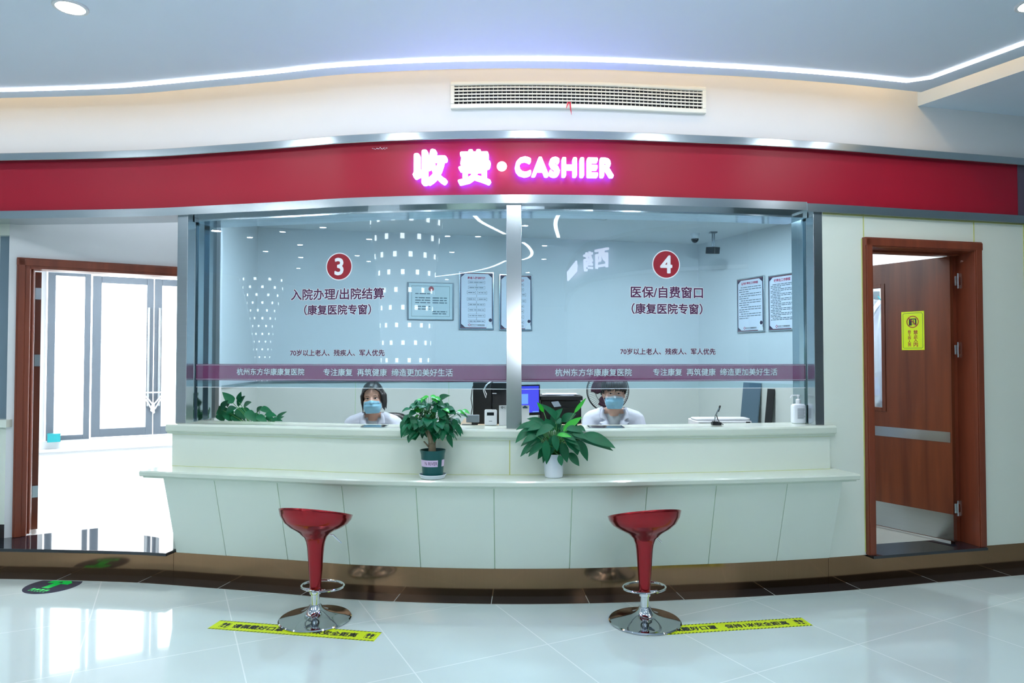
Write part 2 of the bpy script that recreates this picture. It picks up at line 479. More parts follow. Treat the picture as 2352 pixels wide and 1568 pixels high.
def disc(mb, c, r, R, U, n=40, mi=0, r2=None, ry=None):
    c = Vector(c); R = Vector(R).normalized(); U = Vector(U).normalized()
    o = [c + R * r * math.cos(2 * PI * k / n) + U * (ry or r) * math.sin(2 * PI * k / n) for k in range(n)]
    if r2 is None: mb.add(o, [tuple(range(n))], mi)
    else:
        i = [c + R * r2 * math.cos(2 * PI * k / n) + U * r2 * math.sin(2 * PI * k / n) for k in range(n)]
        mb.add(o + i, [(k, (k + 1) % n, n + (k + 1) % n, n + k) for k in range(n)], mi)
Z3 = Vector((0, 0, 1))
# ================================================================== STRUCTURE
CEIL = 3.33
def wallseg(mb, p0, p1, z0, z1, th, mi=0):
    """straight wall from p0 to p1 in plan; th > 0 puts the thickness to the left of p0->p1"""
    a = Vector((p0[0], p0[1], 0)); b = Vector((p1[0], p1[1], 0)); t = (b - a).normalized(); n = Vector((-t.y, t.x, 0)) * th
    vs = []
    for z in (z0, z1):
        for p in (a, b, b + n, a + n): vs.append(p + Vector((0, 0, z)))
    mb.add(vs, [(0, 1, 2, 3), (4, 5, 6, 7), (0, 1, 5, 4), (1, 2, 6, 5), (2, 3, 7, 6), (3, 0, 4, 7)], mi)
mb = MB(); mb.bx(-9, 9, -14, 7, -.1, 0)
struct(mb.build('floor', M['floor'], keep=True), 'polished pale tiled lobby floor')
# dark border tiles with pale joints
mb = MB(); mb.sweep(-9, 9, [(-.01, 0.0005), (.14, 0.0005), (.14, .003), (-.01, .003)], 140)
for k in range(-11, 12):
    X = .474 + .6 * k
    p = fp(X, .065, .0032); t = FT(X); n = FN(X)
    mb.add([p - t * .002 - n * .075, p + t * .002 - n * .075, p + t * .002 + n * .075, p - t * .002 + n * .075], [(0, 1, 2, 3)], 1)
mb.sweep(-9, 9, [(.14, .0032), (.144, .0032), (.144, .0005), (.14, .0005)], 140, mi=1)
struct(mb.build('trim_1', [M['dark'], M['grout']], keep=True), 'dark brown border tiles along the curved skirting')
mb = MB(); mb.sweep(-9, 9, [(-.03, .003), (0, .003), (0, .18), (-.03, .18)], 160)
for X in (-2.36, .58, 2.145): mb.box(fp(X, .0005, .09), (.003, .003, .176), Matrix.Rotation(math.atan2(FT(X).y, FT(X).x), 3, 'Z'))
struct(mb.build('baseboard_front', M['bronze'], keep=True, smooth=True), 'bronze metal skirting under the curved counter and wall')
# ceiling, slot and soffit
FD = Vector((.45, -.893, 0)).normalized()      # direction of the right-hand soffit edge
cor = fp(2.72, .22, 0)
edge = [fp(-9 + (2.72 + 9) * i / 90, .22, 0) for i in range(91)]
e2 = cor + FD * 3.3
outl = edge + [e2, Vector((9, e2.y, 0)), Vector((9, -14, 0)), Vector((-9, -14, 0))]
mb = MB(); mb.poly([Vector((p.x, p.y, CEIL)) for p in outl], .05, Z3)
struct(mb.build('ceiling', M['ceil'], keep=True), 'smooth white lobby ceiling with a curved front edge')
wc = Vector((2.90, F(2.90), 0))
sn = Vector((FD.y, -FD.x, 0))
if sn.x < 0: sn = -sn
f2 = wc + FD * 3.45
mb = MB(); mb.poly([Vector((p.x, p.y, CEIL)) for p in (wc - FD * .12, f2, Vector((9, f2.y, 0)), Vector((9, 6.5, 0)), Vector((2.95, 5.1, 0)))], .42, Z3)
struct(mb.build('ceiling_soffit', M['ceil'], keep=True), 'lower white soffit at the right beyond the warm lit slot')
mb = MB(); mb.poly([Vector((-9, -14, 3.75)), Vector((9, -14, 3.75)), Vector((9, 6.6, 3.75)), Vector((-9, 6.6, 3.75))], .05, Z3)
struct(mb.build('ceiling_slab', M['white'], keep=True))
# front wall above the sign band
mb = MB(); mb.sweep(-9, 9, [(0, 2.96), (0, 3.75), (-.15, 3.75), (-.15, 2.96)], 160)
struct(mb.build('wall_front', M['white'], keep=True, smooth=True), 'curved white wall above the red sign band')
mb = MB(); mb.sweep(-9, 3.745, [(.0, 2.58), (.0, 2.95), (-.02, 2.95), (-.02, 2.58)], 150, mi=0)
mb.sweep(3.745, 6, [(.004, 2.58), (.004, 2.95), (-.02, 2.95), (-.02, 2.58)], 20, mi=1)
mb.sweep(-9, 9, [(-.02, 2.56), (-.02, 2.95), (-.2, 2.95), (-.2, 2.535)], 100, mi=2)
struct(mb.build('wall_front_fascia', [M['red'], M['redend'], M['white']], keep=True, smooth=True), 'long curved red sign band over the cashier window')
mb = MB(); mb.sweep(-9, 9, [(.0, 2.948), (.045, 2.948), (.048, 2.952), (.048, 2.998), (.044, 3.002), (.0, 3.002)], 160)
struct(mb.build('trim_2', M['steel'], keep=True, smooth=True), 'brushed steel strip along the top of the red band')
mb = MB(); mb.sweep(-9, 1.995, [(-.2, 2.532), (.03, 2.532), (.03, 2.588), (0, 2.588), (-.2, 2.56)], 120)
mb.sweep(1.995, 9, [(-.2, 2.523), (.034, 2.523), (.034, 2.579), (0, 2.579), (-.2, 2.55)], 60)
struct(mb.build('trim_3', M['steel'], keep=True, smooth=True), 'brushed steel strip along the bottom of the red band')
# right wall of cream panels round the door
XL = onF(1988, 800, .03).x; XR = onF(2258, 800, .03).x
mb = MB()
pr = lambda z0, z1: [(0, z0), (0, z1), (-.12, z1), (-.12, z0)]
mb.sweep(2.12, XL + .012, pr(.18, 2.53), 10)
mb.sweep(XL + .012, XR - .03, pr(2.335, 2.53), 12)
mb.sweep(XR - .03, 9, pr(.18, 2.53), 40)
for X, z0 in ((XL + .012, 2.36), (XR - .04, 2.36), (3.79, .19), (4.9, .19)):
    t = math.atan2(FT(X).y, FT(X).x)
    mb.box(fp(X, .001, (z0 + 2.522) / 2), (.006, .006, 2.522 - z0), Matrix.Rotation(t, 3, 'Z'), 1)
mb.sweep(2.13, 9, [(0, 2.516), (.002, 2.516), (.002, 2.522), (0, 2.522)], 50, mi=1)
mb.box(fp(XL - .004, .001, 1.28), (.006, .006, 2.16), Matrix.Rotation(math.atan2(FT(XL).y, FT(XL).x), 3, 'Z'), 1)
struct(mb.build('wall_right_panels', [M['cream'], M['joint']], keep=True, smooth=True), 'pale cream wall panels round the right door')
# ---- left recess: plan axes d (along the door wall) and s (inwards)
P0 = Vector((-3.715, 5.11, 0)); DD = Vector((.868, .497, 0)).normalized(); DS = Vector((-DD.y, DD.x, 0))
def ts(t, s, z=0): return P0 + DD * t + DS * s + Vector((0, 0, z))
RD = Matrix.Rotation(math.atan2(DD.y, DD.x), 3, 'Z')
LC = ts(-.05, 0)
mb = MB()
wallseg(mb, ts(-.05, 0), ts(.0, 0), .18, 3.3, .12)
wallseg(mb, ts(.0, 0), ts(1.47, 0), 2.27, 3.3, .12)
wallseg(mb, ts(1.36, 0), ts(1.47, 0), .18, 2.27, .12)
struct(mb.build('wall_left_recess', M['white'], keep=True), 'white wall round the left doorway')
mb = MB()
wallseg(mb, (-9, 5.25), (LC.x, LC.y), .18, .30, .12, 1); wallseg(mb, (-9, 5.25), (LC.x, LC.y), .30, 1.02, .12, 0)
wallseg(mb, (-9, 5.25), (LC.x, LC.y), 2.45, 3.3, .12, 0)
wallseg(mb, (-9, 5.21), (LC.x + .03, LC.y - .04), 1.02, 1.075, .2, 0)
struct(mb.build('wall_left_counter', [M['cream'], M['dark']], keep=True), 'end of the neighbouring cream counter at the far left')
mb = MB(); wallseg(mb, (-9, 5.30), (LC.x, LC.y + .05), 1.075, 2.45, .02)
struct(mb.build('window_3', pm('tinted_window', rgb(116, 136, 150), .1), keep=True), 'tinted window over the neighbouring counter')
# vestibule beyond the left door
T0, T1, S1 = -.42, 1.88, 4.7
mb = MB(); mb.poly([fp(X, -.02, .08) for X in [-3.9 + 1.5 * i / 10 for i in range(11)]] + [ts(T1, .6, .08), ts(T1, S1 + .1, .08), ts(T0, S1 + .1, .08), ts(T0, 0, .08)], .098, Z3)
struct(mb.build('floor_vestibule', M['vfloor'], keep=True), 'bright floor beyond the left doorway')
mb = MB()
wallseg(mb, ts(T0, .12), ts(T0, S1 + .1), .178, 3.1, .1)
wallseg(mb, ts(T1, S1 + .1), ts(T1, .7), .178, 3.1, .1)
mb.poly([ts(T0, .1, 3.0), ts(T1, .1, 3.0), ts(T1, S1 + .1, 3.0), ts(T0, S1 + .1, 3.0)], .1, Z3)
wallseg(mb, ts(T0, S1), ts(T1, S1), 2.69, 3.0, .1)
wallseg(mb, ts(T0, S1), ts(-.19, S1), .178, 2.69, .1)
wallseg(mb, ts(T0, 0.1), ts(-.05, .1), .18, 3.0, .05)
struct(mb.build('wall_vestibule', M['white'], keep=True), 'white walls of the bright entrance beyond the left doorway')
mb = MB()
wallseg(mb, ts(T0, S1 - .16), ts(T1, S1 - .16), .178, .44, .3); wallseg(mb, ts(T0, S1 - .2), ts(T1, S1 - .2), .30, .34, .05)
struct(mb.build('trim_4', M['white'], keep=True), 'low white kerb under the glass entrance doors')
mb = MB(); mb.poly([ts(-14, S1 + .15, .02), ts(14, S1 + .15, .02), ts(14, 30, .02), ts(-14, 30, .02)])
struct(mb.build('ground_outside', M['concrete'], keep=True), 'pale paving outside the entrance')
# black granite step in front of the left doorway
mb = MB()
front = [fp(-9 + (-2.335 + 9) * i / 40, .11, .18) for i in range(41)]
mb.poly(front + [Vector((-2.335, 4.82, .18)), ts(1.4, -.02, .18) if False else Vector((-2.42, 5.0, .18)), ts(.55, -.005, .18), ts(-.05, -.005, .18), Vector((-9, 5.2, .18))], .022, Z3)
struct(mb.build('trim_5', M['granite'], keep=True, bevel=.003), 'polished black granite step before the left doorway')
# ---- booth room behind the glass
A = Vector((-2.467, 6.6, 0)); B = Vector((2.08, 7.6, 0)); C_ = Vector((2.62, 6.32, 0)); D_ = Vector((4.6, 6.5, 0))
JL = Vector((-2.30, 5.2, 0)); JR = Vector((2.075, 4.97, 0))
WZ = 1.29
mb = MB()
for p, q in ((Vector((-2.36, 5.08, 0)), JL + Vector((-.04, 0, 0))),): wallseg(mb, p, q, .18, 2.8, .06, 1)
for p, q in ((JL, A), (A, B), (B, C_), (C_, D_), (D_, Vector((4.6, 5.3, 0)))):
    wallseg(mb, p, q, .18, 2.8, .1, 0)
struct(mb.build('wall_booth', [M['white'], M['white']], keep=True), 'white walls inside the cashier booth')
mb = MB()
def inset(p, q, d): 
    t = (q - p).normalized(); n = Vector((t.y, -t.x, 0)); return p + n * d, q + n * d
for p, q in ((JL, A), (A, B), (B, C_)):
    a, b = inset(p, q, .012); wallseg(mb, a, b, .18, WZ, .012, 0)
    a, b = inset(p, q, .02)
    if q is not C_: wallseg(mb, a, b, WZ, WZ + .02, .02, 1)
a, b = inset(A, B, .0125)
for k in range(1, 5):
    p = a.lerp(b, k / 5); mb.box((p.x, p.y - .0005, (WZ + .18) / 2), (.004, .003, WZ - .18), None, 2)
struct(mb.build('trim_6', [M['beige_wall'], M['steel'], M['jointg']], keep=True), 'grey green wainscot panels inside the booth')
mb = MB()
fr = [fp(-2.4 + 7.0 * i / 30, -.14, .1) for i in range(31)]
mb.poly([Vector((p.x, p.y, .1)) for p in fr] + [Vector((4.6, 6.5, .1)), Vector((C_.x, C_.y, .1)), Vector((B.x, B.y, .1)), Vector((A.x, A.y, .1))], .08, Z3)
struct(mb.build('floor_booth', pm('booth_floor', rgb(176, 178, 170), .3, vary=.06, scale=5), keep=True), 'grey floor inside the booth and behind the right door')
mb = MB()
mb.poly([Vector((p.x, p.y, 2.8)) for p in [fp(-2.4 + 7.0 * i / 30, -.14, 0) for i in range(31)]] + [Vector((4.7, 6.6, 2.8)), Vector((C_.x, C_.y + .1, 2.8)), Vector((B.x + .1, B.y + .1, 2.8)), Vector((A.x - .1, A.y + .1, 2.8))], .05, Z3)
# hatch lines in the booth ceiling
def zline(mb, a, b, w_, z, mi):
    a = Vector((a.x, a.y, z)); b = Vector((b.x, b.y, z)); t = (b - a).normalized(); n = Vector((-t.y, t.x, 0)) * w_ / 2
    mb.add([a - n, b - n, b + n, a + n], [(0, 1, 2, 3)], mi)
hp = [onZ(1250, 492, 2.8), onZ(1388, 505, 2.8), onZ(1410, 498, 2.8), onZ(1262, 484, 2.8)]
for i in range(4): zline(mb, hp[i], hp[(i + 1) % 4], .012, 2.7985, 1)
struct(mb.build('ceiling_booth', [M['white'], M['grey']], keep=True), 'white ceiling inside the booth with a hatch')
# ---- the rest of the lobby, behind the camera
mb = MB(); mb.bx(-9.15, -9, -14, 5.3, 0, 3.75)
struct(mb.build('wall_left', M['white'], keep=True))
mb = MB(); mb.bx(9, 9.15, -14, 6.5, 0, 3.75)
struct(mb.build('wall_right', M['white'], keep=True))

# ---- cashier glazing: two flat panes between steel posts
RZ = lambda X: Matrix.Rotation(math.atan2(FT(X).y, FT(X).x), 3, 'Z')
def post(name, x0, x1, X, label):
    ww = (x1 - x0) * F(X) / FPX
    mb = MB(); mb.box(fp(X, -.04, (1.075 + 2.532) / 2), (ww, .08, 2.532 - 1.075), RZ(X))
    return struct(mb.build(name, M['steel'], keep=True, bevel=.002), label)
XPL = onF(416.5, 800).x; XPC = onF(1180.5, 800).x; XPR = onF(1881.5, 800).x
post('window_frame_left', 403, 430, XPL, 'left brushed steel post of the glazing')
post('window_frame_middle', 1163, 1198, XPC, 'middle brushed steel post of the glazing')
post('window_frame_right', 1870, 1893, XPR, 'right brushed steel post of the glazing')
jl = onF(430, 800).x; jr = onF(1870, 800).x
mb = MB()
mb.bx(jl - .03, jl, F(jl) + .07, F(jl) + .46, 1.0755, 2.53)
mb.bx(jl - .03, jl + .012, F(jl) + .135, F(jl) + .155, 1.075, 2.53); mb.bx(jl - .03, jl + .02, F(jl) + .29, F(jl) + .31, 1.075, 2.53)
mb.bx(jr, jr + .03, F(jr) + .07, F(jr) + .36, 1.0755, 2.53)
mb.bx(jr - .012, jr + .03, F(jr) + .135, F(jr) + .155, 1.075, 2.53)
mb.sweep(jl, jr, [(-.06, 2.50), (-.06, 2.54), (-.3, 2.54), (-.3, 2.50)], 40)
mb.bx(jl - .03, jl + .03, F(jl) + .46, F(jl) + .50, 1.0755, 2.53, 1)
struct(mb.build('window_frame_jamb', [M['steeld'], M['white']], keep=True, bevel=.002), 'polished steel lining of the glazing opening')

class Pane:
    def __init__(s, Xa, Xb, off):
        s.P0 = fp(Xa, off, 0); s.P1 = fp(Xb, off, 0)
        s.t = (s.P1 - s.P0).normalized(); s.n = Vector((s.t.y, -s.t.x, 0))
    def hit(s, x, y, k=0): return onP(x, y, s.P0 + s.n * k, s.n)
    def mirror(s, p):
        d = (p - s.P0).dot(s.n); return p - s.n * (2 * d)
    def slab(s, mb, z0, z1, th, off=0, a=0, b=0, mi=0):
        p = s.P0 + s.t * a + s.n * off; q = s.P1 - s.t * b + s.n * off
        wallseg(mb, p, q, z0, z1, th, mi)
def write(mb, pane, body, xa, xb, yc, bold, mi, k=.002, olb=None, olmi=None, hgt=None):
    a = pane.hit(xa, yc, k); b = pane.hit(xb, yc, k); c = pane.hit((xa + xb) / 2, yc, k)
    hh = None
    if hgt: hh = (pane.hit((xa + xb) / 2, yc - hgt / 2, k) - pane.hit((xa + xb) / 2, yc + hgt / 2, k)).length
    wd = (b - a).length
    if olb: text(mb, body, (a + b) / 2 - pane.n * .0, pane.t, Z3, width=wd, dil=olb, mi=olmi, height=hh)
    text(mb, body, (a + b) / 2 + pane.n * .0012, pane.t, Z3, width=wd, dil=bold, mi=mi, height=hh)
PL = Pane(jl, XPC - .04, -.1); PR = Pane(XPC + .04, jr, -.1)
def glazing(name, pane, num, cx, cyy, r, lines, bands, label):
    root = thing(name, label, None, pane.P0.lerp(pane.P1, .5) + Vector((0, 0, 1.325)), kind='structure')
    mb = MB(); pane.slab(mb, 1.325, 2.54, .01); mb.m = [1, 1, 0, 1, 1, 1]; mb.build('pane', [M['glass'], M['glassback']], root)
    mb = MB(); pane.slab(mb, 1.3235, 1.3265, .0104, .0002)
    mb.build('pane_edge', M['whiteink'], root)
    mb = MB(); pane.slab(mb, 1.374, 1.489, .001, .0012); mb.build('film_band', M['film'], root)
    mb = MB()
    for z in (1.482, 1.3815): pane.slab(mb, z - .0011, z + .0011, .0005, .0026)
    for body, xa, xb, yc in bands: write(mb, pane, body, xa, xb, yc, .0006, 0, .004)
    mb.build('band_lettering', M['paleink'], root)
    c = pane.hit(cx, cyy, .002); rr = r * c.y / FPX
    mb = MB(); disc(mb, c, rr, pane.t, Z3, 48, 0); disc(mb, c + pane.n * .001, rr * .93, pane.t, Z3, 48, 1)
    text(mb, num, c + pane.n * .002, pane.t, Z3, height=rr * 1.18, dil=.0042, mi=0)
    mb.build('number_disc', [M['whiteink'], M['redink']], root)
    mb = MB()
    for body, xa, xb, yc, h in lines: write(mb, pane, body, xa, xb, yc, .0016 if h > 20 else .001, 1, .002, .005 if h > 20 else .0028, 0)
    mb.build('lettering', [M['whiteink'], M['purpleink']], root)
    return root
glazing('window_1', PL, '3', 779, 612, 32, [('入院办理/出院结算', 669, 882, 675, 28), ('（康复医院专窗）', 699, 852, 711, 25), ('70岁以上老人、残疾人、军人优先', 667, 883, 810, 17)],
        [('杭州东方华康康复医院', 544, 699, 853.5), ('专注康复  再筑健康  缔造更加美好生活', 743, 1040, 855)], 'left cashier window pane with number 3')
glazing('window_2', PR, '4', 1530, 607, 33, [('医保/自费窗口', 1449, 1614, 671, 28), ('（康复医院专窗）', 1451, 1613, 709, 25), ('70岁以上老人、残疾人、军人优先', 1425, 1643, 807, 17)],
        [('杭州东方华康康复医院', 1275, 1451, 855), ('专注康复  再筑健康  缔造更加美好生活', 1500, 1785, 854)], 'right cashier window pane with number 4')
# ================================================================== LIGHT FITTINGS
def downlight(p, z, mat, label, group, r=.062):
    o = thing('downlight', label, 'ceiling light', (p.x, p.y, z - .012), 0, group)
    mb = MB(); mb.lathe([(r * 1.0, .002), (r * 1.22, .002), (r * 1.25, .006), (r * 1.25, .0119), (r * 1.0, .0119)], (0, 0, 0), 28, capb=False, capt=False)
    mb.v = [WM[o.name] @ v for v in mb.v]; mb.build('trim_ring', M['white'], o, smooth=True)
    mb = MB(); mb.lathe([(.001, .004), (r, .004), (r, .0115), (.001, .0115)], (0, 0, 0), 28, capb=False, capt=False)
    mb.v = [WM[o.name] @ v for v in mb.v]; mb.build('diffuser', mat, o)
    return o
lobby = []
for pane, pts in ((PL, [(596, 500), (497, 529), (742, 521), (649, 531), (574, 544), (689, 561), (848, 548), (610, 576), (691, 590), (820, 586), (847, 599), (686, 615), (1028, 541), (1098, 542), (1038, 578), (1026, 641), (549, 673)]),
                  (PR, [(1206, 517), (1251, 563), (1249, 594), (1212, 625), (1390, 667), (1573, 630), (1695, 625), (1621, 655)])):
    for x, y in pts:
        v = onZ(x, y, CEIL); p = pane.mirror(v)
        if -8.8 < p.x < 8.8 and p.y > -13.7: lobby.append(p)
LG = 'downlights of the lobby behind the viewpoint'
d0 = downlight(onZ(162, 15, CEIL), CEIL, M['lamp'], 'round recessed downlight in the lobby ceiling above the left doorway', None, .066)
d1 = downlight(Vector((onZ(2375, 8, CEIL).x, onZ(2375, 8, CEIL).y, 0)), CEIL, M['lamp'], 'round recessed downlight at the right edge of the ceiling', None, .066)
for p in lobby + [Vector(q) for q in ((-1.2, 3.15, 0), (.15, 3.1, 0), (1.5, 3.1, 0), (-3.9, 3.2, 0), (-2.6, 1.6, 0), (0, 1.3, 0), (2.2, 1.2, 0))]:  # listed ones unseen, front row read off strip highlights, rest added for illumination
    o = dup(d0, (p.x, p.y, CEIL - .012), 0, 'round recessed downlight of the lobby ceiling, seen as a reflection or added unseen', LG)
    if p.y < .9: o.scale = (.62, .62, 1)
BG = 'added downlights in the booth ceiling'
b0 = downlight(onZ(1603, 490, 2.8), 2.8, M['lampb'], 'round recessed downlight in the booth ceiling above window 4', None, .055)
for p in ((-1.4, 5.1), (-.2, 5.4), (3.6, 5.8), (.8, 5.0)):  # unseen lamps added to light the booth and the cashiers' faces
    dup(b0, (p[0], p[1], 2.788), 0, 'added round downlight in the booth ceiling, hidden by the band', BG)
pn = thing('added_panel_light', 'unseen square light panel added to brighten the entrance', 'ceiling light', ts(.75, 2.0, 2.97))  # lamp added out of view to whiten the entrance floor and frames
mb = MB(); mb.box(ts(.75, 2.0, 2.985), (1.24, 1.24, .028), RD); mb.build('housing', M['white'], pn)
mb = MB(); mb.box(ts(.75, 2.0, 2.969), (1.16, 1.16, .003), RD); mb.build('diffuser', em('added_panel_glow', (.95, .98, 1, 1), 30.0), pn)
# led line in the ceiling, following the curve then the soffit
cl = [fp(-9 + (2.60 + 9) * i / 100, .36, CEIL) for i in range(101)]
k2 = onZ(2136, 178, CEIL); cl = [p for p in cl if p.x < k2.x - .02] + [k2, k2 + FD * 3.2]
def ribbon(mb, pts, w_, z0, z1):
    n = len(pts); vs = []
    for i, p in enumerate(pts):
        t = (pts[min(i + 1, n - 1)] - pts[max(i - 1, 0)]); t.z = 0; t.normalize(); nn = Vector((-t.y, t.x, 0)) * w_ / 2
        for q, z in ((p - nn, z0), (p + nn, z0), (p + nn, z1), (p - nn, z1)): vs.append(Vector((q.x, q.y, z)))
    fs = []
    for i in range(n - 1):
        for j in range(4): fs.append((i * 4 + j, i * 4 + (j + 1) % 4, i * 4 + 4 + (j + 1) % 4, i * 4 + 4 + j))
    fs += [(0, 1, 2, 3), tuple(range(4 * n - 4, 4 * n))]
    mb.add(vs, fs)
mb = MB(); ribbon(mb, cl, .036, CEIL - .006, CEIL - .001)
tag(mb.build('led_strip', M['led']), 'thin white light line set in the ceiling along the curved edge', 'strip light')
mb = MB(); ribbon(mb, [fp(-9 + 11.75 * i / 80, .19, 0) for i in range(81)], .02, CEIL + .20, CEIL + .21)
ribbon(mb, [cor + sn * .03, cor + FD * 3.2 + sn * .03], .02, CEIL + .20, CEIL + .21)
tag(mb.build('cove_light', M['cove']), 'warm cove light hidden above the curved ceiling edge', 'strip light')
# decorative led curves of the lobby ceiling (seen reflected)
for pane, runs in ((PL, [[(1065, 480), (1085, 490), (1104, 508), (1130, 522), (1160, 537)], [(985, 636), (1040, 630), (1090, 622), (1130, 612), (1162, 598)]]),
                   (PR, [[(1201, 556), (1214, 566), (1222, 580), (1216, 590), (1200, 596)], [(1292, 480), (1279, 500), (1276, 518), (1283, 545), (1293, 570), (1288, 600), (1272, 630), (1215, 636)]])):
    for r_ in runs:
        pts = [pane.mirror(onZ(x, y, CEIL)) for x, y in r_]
        pts = [p for p in pts if p.y > -13.8 and abs(p.x) < 8.9 and not (p.x > 2.2 and p.y < -.5)]
        if len(pts) < 2: continue
        fine = []
        for i in range(len(pts) - 1):
            a = pts[max(i - 1, 0)]; b = pts[i]; c = pts[i + 1]; d = pts[min(i + 2, len(pts) - 1)]
            for k in range(6):
                u = k / 6; fine.append(.5 * ((2 * b) + (c - a) * u + (2 * a - 5 * b + 4 * c - d) * u * u + (3 * b - a - 3 * c + d) * u ** 3))
        fine.append(pts[-1])
        mb = MB(); ribbon(mb, fine, .05, CEIL - .006, CEIL - .001)
        tag(mb.build('led_strip', M['led']), 'wavy white light line in the lobby ceiling, seen as a reflection', 'strip light', 'wavy light lines of the lobby ceiling')
# columns of the lobby with lit squares, seen reflected in window 3
def column(pane, x, ybot, d, r0, flare, rows, per, label):
    v = CAM + ray(x, 822) * d; p = pane.mirror(v)
    o = thing('column', label, 'column', (p.x, p.y, 0), 0, None, 'structure')
    mb = MB(); prof = []
    N = 40
    for i in range(N + 1):
        z = CEIL * i / N; u = max(0, (z - 1.2) / (CEIL - 1.2)); prof.append((r0 * (1 + flare * u ** 2.2), z))
    mb.lathe(prof, (p.x, p.y, 0), 32, capb=False, capt=False); mb.build('shaft', M['white'], o, smooth=True)
    mb = MB()
    for j in range(rows):
        z = .25 + (CEIL - .4) * j / (rows - 1); u = max(0, (z - 1.2) / (CEIL - 1.2)); rr = r0 * (1 + flare * u ** 2.2) + .004
        s = (.055 * rr / .3 * .72 + .01) * .72
        for k in range(per):
            a = 2 * PI * (k + .5 * (j % 2)) / per
            c = Vector((p.x + rr * math.cos(a), p.y + rr * math.sin(a), z)); tt = Vector((-math.sin(a), math.cos(a), 0))
            mb.add([c - tt * s * .5 - Z3 * s * .7, c + tt * s * .5 - Z3 * s * .7, c + tt * s * .5 + Z3 * s * .7, c - tt * s * .5 + Z3 * s * .7], [(0, 1, 2, 3)])
    mb.build('lit_squares', M['square'], o)['kind'] = 'stuff'
column(PL, 932, 830, 8.4, .30, .55, 15, 13, 'white flared column with lit squares, nearest of the reflected columns')
column(PL, 603, 830, 14.5, .17, 2.0, 19, 10, 'white flared column with lit squares, middle of the reflected columns')
column(PL, 508, 830, 15.5, .2, 1.2, 21, 12, 'white flared column with lit squares, farthest left of the reflected columns')
# opposite pharmacy front (reads right way round in the lobby, mirrored in window 4)
vp = lambda x, d: PR.mirror(CAM + ray(x, 822) * d)
cv = [vp(*q) for q in ((1720, 8.9), (1600, 9.1), (1500, 9.4), (1440, 9.75), (1405, 10.1), (1378, 10.3), (1354, 10.6), (1345, 10.9), (1330, 11.5), (1318, 12.3), (1309, 13.6), (1304, 15.2), (1302, 17.0))]
for q in cv: q.z = 0
acc = [0]
for a, b in zip(cv, cv[1:]): acc.append(acc[-1] + (b - a).length)
def along(s):
    for k in range(len(cv) - 1):
        if s <= acc[k + 1] or k == len(cv) - 2: return cv[k].lerp(cv[k + 1], (s - acc[k]) / (acc[k + 1] - acc[k]))
def tang(s): return (along(s + .15) - along(max(s - .15, 0))).normalized()
towards = Vector((0, 3.5, 0))
def nor(s):
    t = tang(s); n = Vector((-t.y, t.x, 0))
    return n if n.dot(towards - along(s)) > 0 else -n
mb = MB()
def band(o0, z0, z1, th, mi):
    N = 48
    for i in range(N):
        s0, s1 = acc[-1] * i / N, acc[-1] * (i + 1) / N
        a = along(s0) + nor(s0) * o0; b = along(s1) + nor(s1) * o0; c = along(s1) + nor(s1) * (o0 - th); d = along(s0) + nor(s0) * (o0 - th)
        mb.add([a + Z3 * z0, b + Z3 * z0, b + Z3 * z1, a + Z3 * z1, d + Z3 * z0, c + Z3 * z0, c + Z3 * z1, d + Z3 * z1], [(0, 1, 2, 3), (0, 1, 5, 4), (3, 2, 6, 7), (4, 5, 6, 7)], mi)
band(0, 0, 2.75, .1, 0); band(.03, 2.75, 3.26, .1, 1); band(.07, 3.26, 3.32, .1, 2); band(.07, 2.70, 2.75, .1, 2)
struct(mb.build('wall_opposite', [M['white'], pm('slate_band', rgb(120, 140, 160), .3), M['steel']], keep=True), 'curved pharmacy front across the lobby')
q0 = along(acc[4])
so = thing('pharmacy_sign', 'lit white pharmacy sign across the lobby, seen mirrored in window 4', 'sign', (q0.x, q0.y, 2.8))
for ch, s0, wd in (('西', (acc[4] + acc[5]) / 2, .28), ('药', (acc[5] + acc[6]) / 2 + .06, .28)):
    n = nor(s0); rt = Z3.cross(n); mb = MB(); text(mb, ch, along(s0) + n * .06 + Z3 * 3.02, rt, Z3, width=wd, height=.28, dil=.006, depth=.03); mb.build('character', M['letter'], so)
s0 = (acc[7] + acc[9]) / 2 + .1; n = nor(s0); rt = Z3.cross(n)
mb = MB(); text(mb, '·PHARMACY', along(s0) + n * .08 + Z3 * 3.02, rt, Z3, width=1.5, height=.17, dil=.006, depth=.03); mb.build('lettering', M['letter'], so)
# back wall with a wide window onto greenery
wv = [PL.mirror(CAM + ray(x, 822) * 17.0) for x in (1112, 1164)]
wx0, wx1 = sorted((wv[0].x, wv[1].x)); wx0 -= .3; wx1 += 2.2
mb = MB(); mb.bx(-9, wx0, -14.1, -14, 0, 3.75); mb.bx(wx1, 9, -14.1, -14, 0, 3.75); mb.bx(wx0, wx1, -14.1, -14, 2.5, 3.75); mb.bx(wx0, wx1, -14.1, -14, 0, .3)
struct(mb.build('wall_back', M['white'], keep=True))
mb = MB()
for k in range(5):
    X = wx0 + (wx1 - wx0) * k / 4; mb.bx(X - .03, X + .03, -14.08, -14.02, .3, 2.5)
mb.bx(wx0, wx1, -14.08, -14.02, .3, .35); mb.bx(wx0, wx1, -14.08, -14.02, 2.45, 2.5)
struct(mb.build('window_4', M['dgrey'], keep=True), 'garden window at the back of the lobby')
mb = MB()
for k in range(260):
    c = Vector((random.uniform(wx0 - 2, wx1 + 2), random.uniform(-17, -15.5), random.uniform(.1, 3.0)))
    R = Matrix.Rotation(random.uniform(0, 6.3), 3, 'Z') @ Matrix.Rotation(random.uniform(-1, 1), 3, 'X')
    mb.ell(c, (random.uniform(.1, .3), random.uniform(.05, .2), random.uniform(.1, .3)), 6, 4, R)
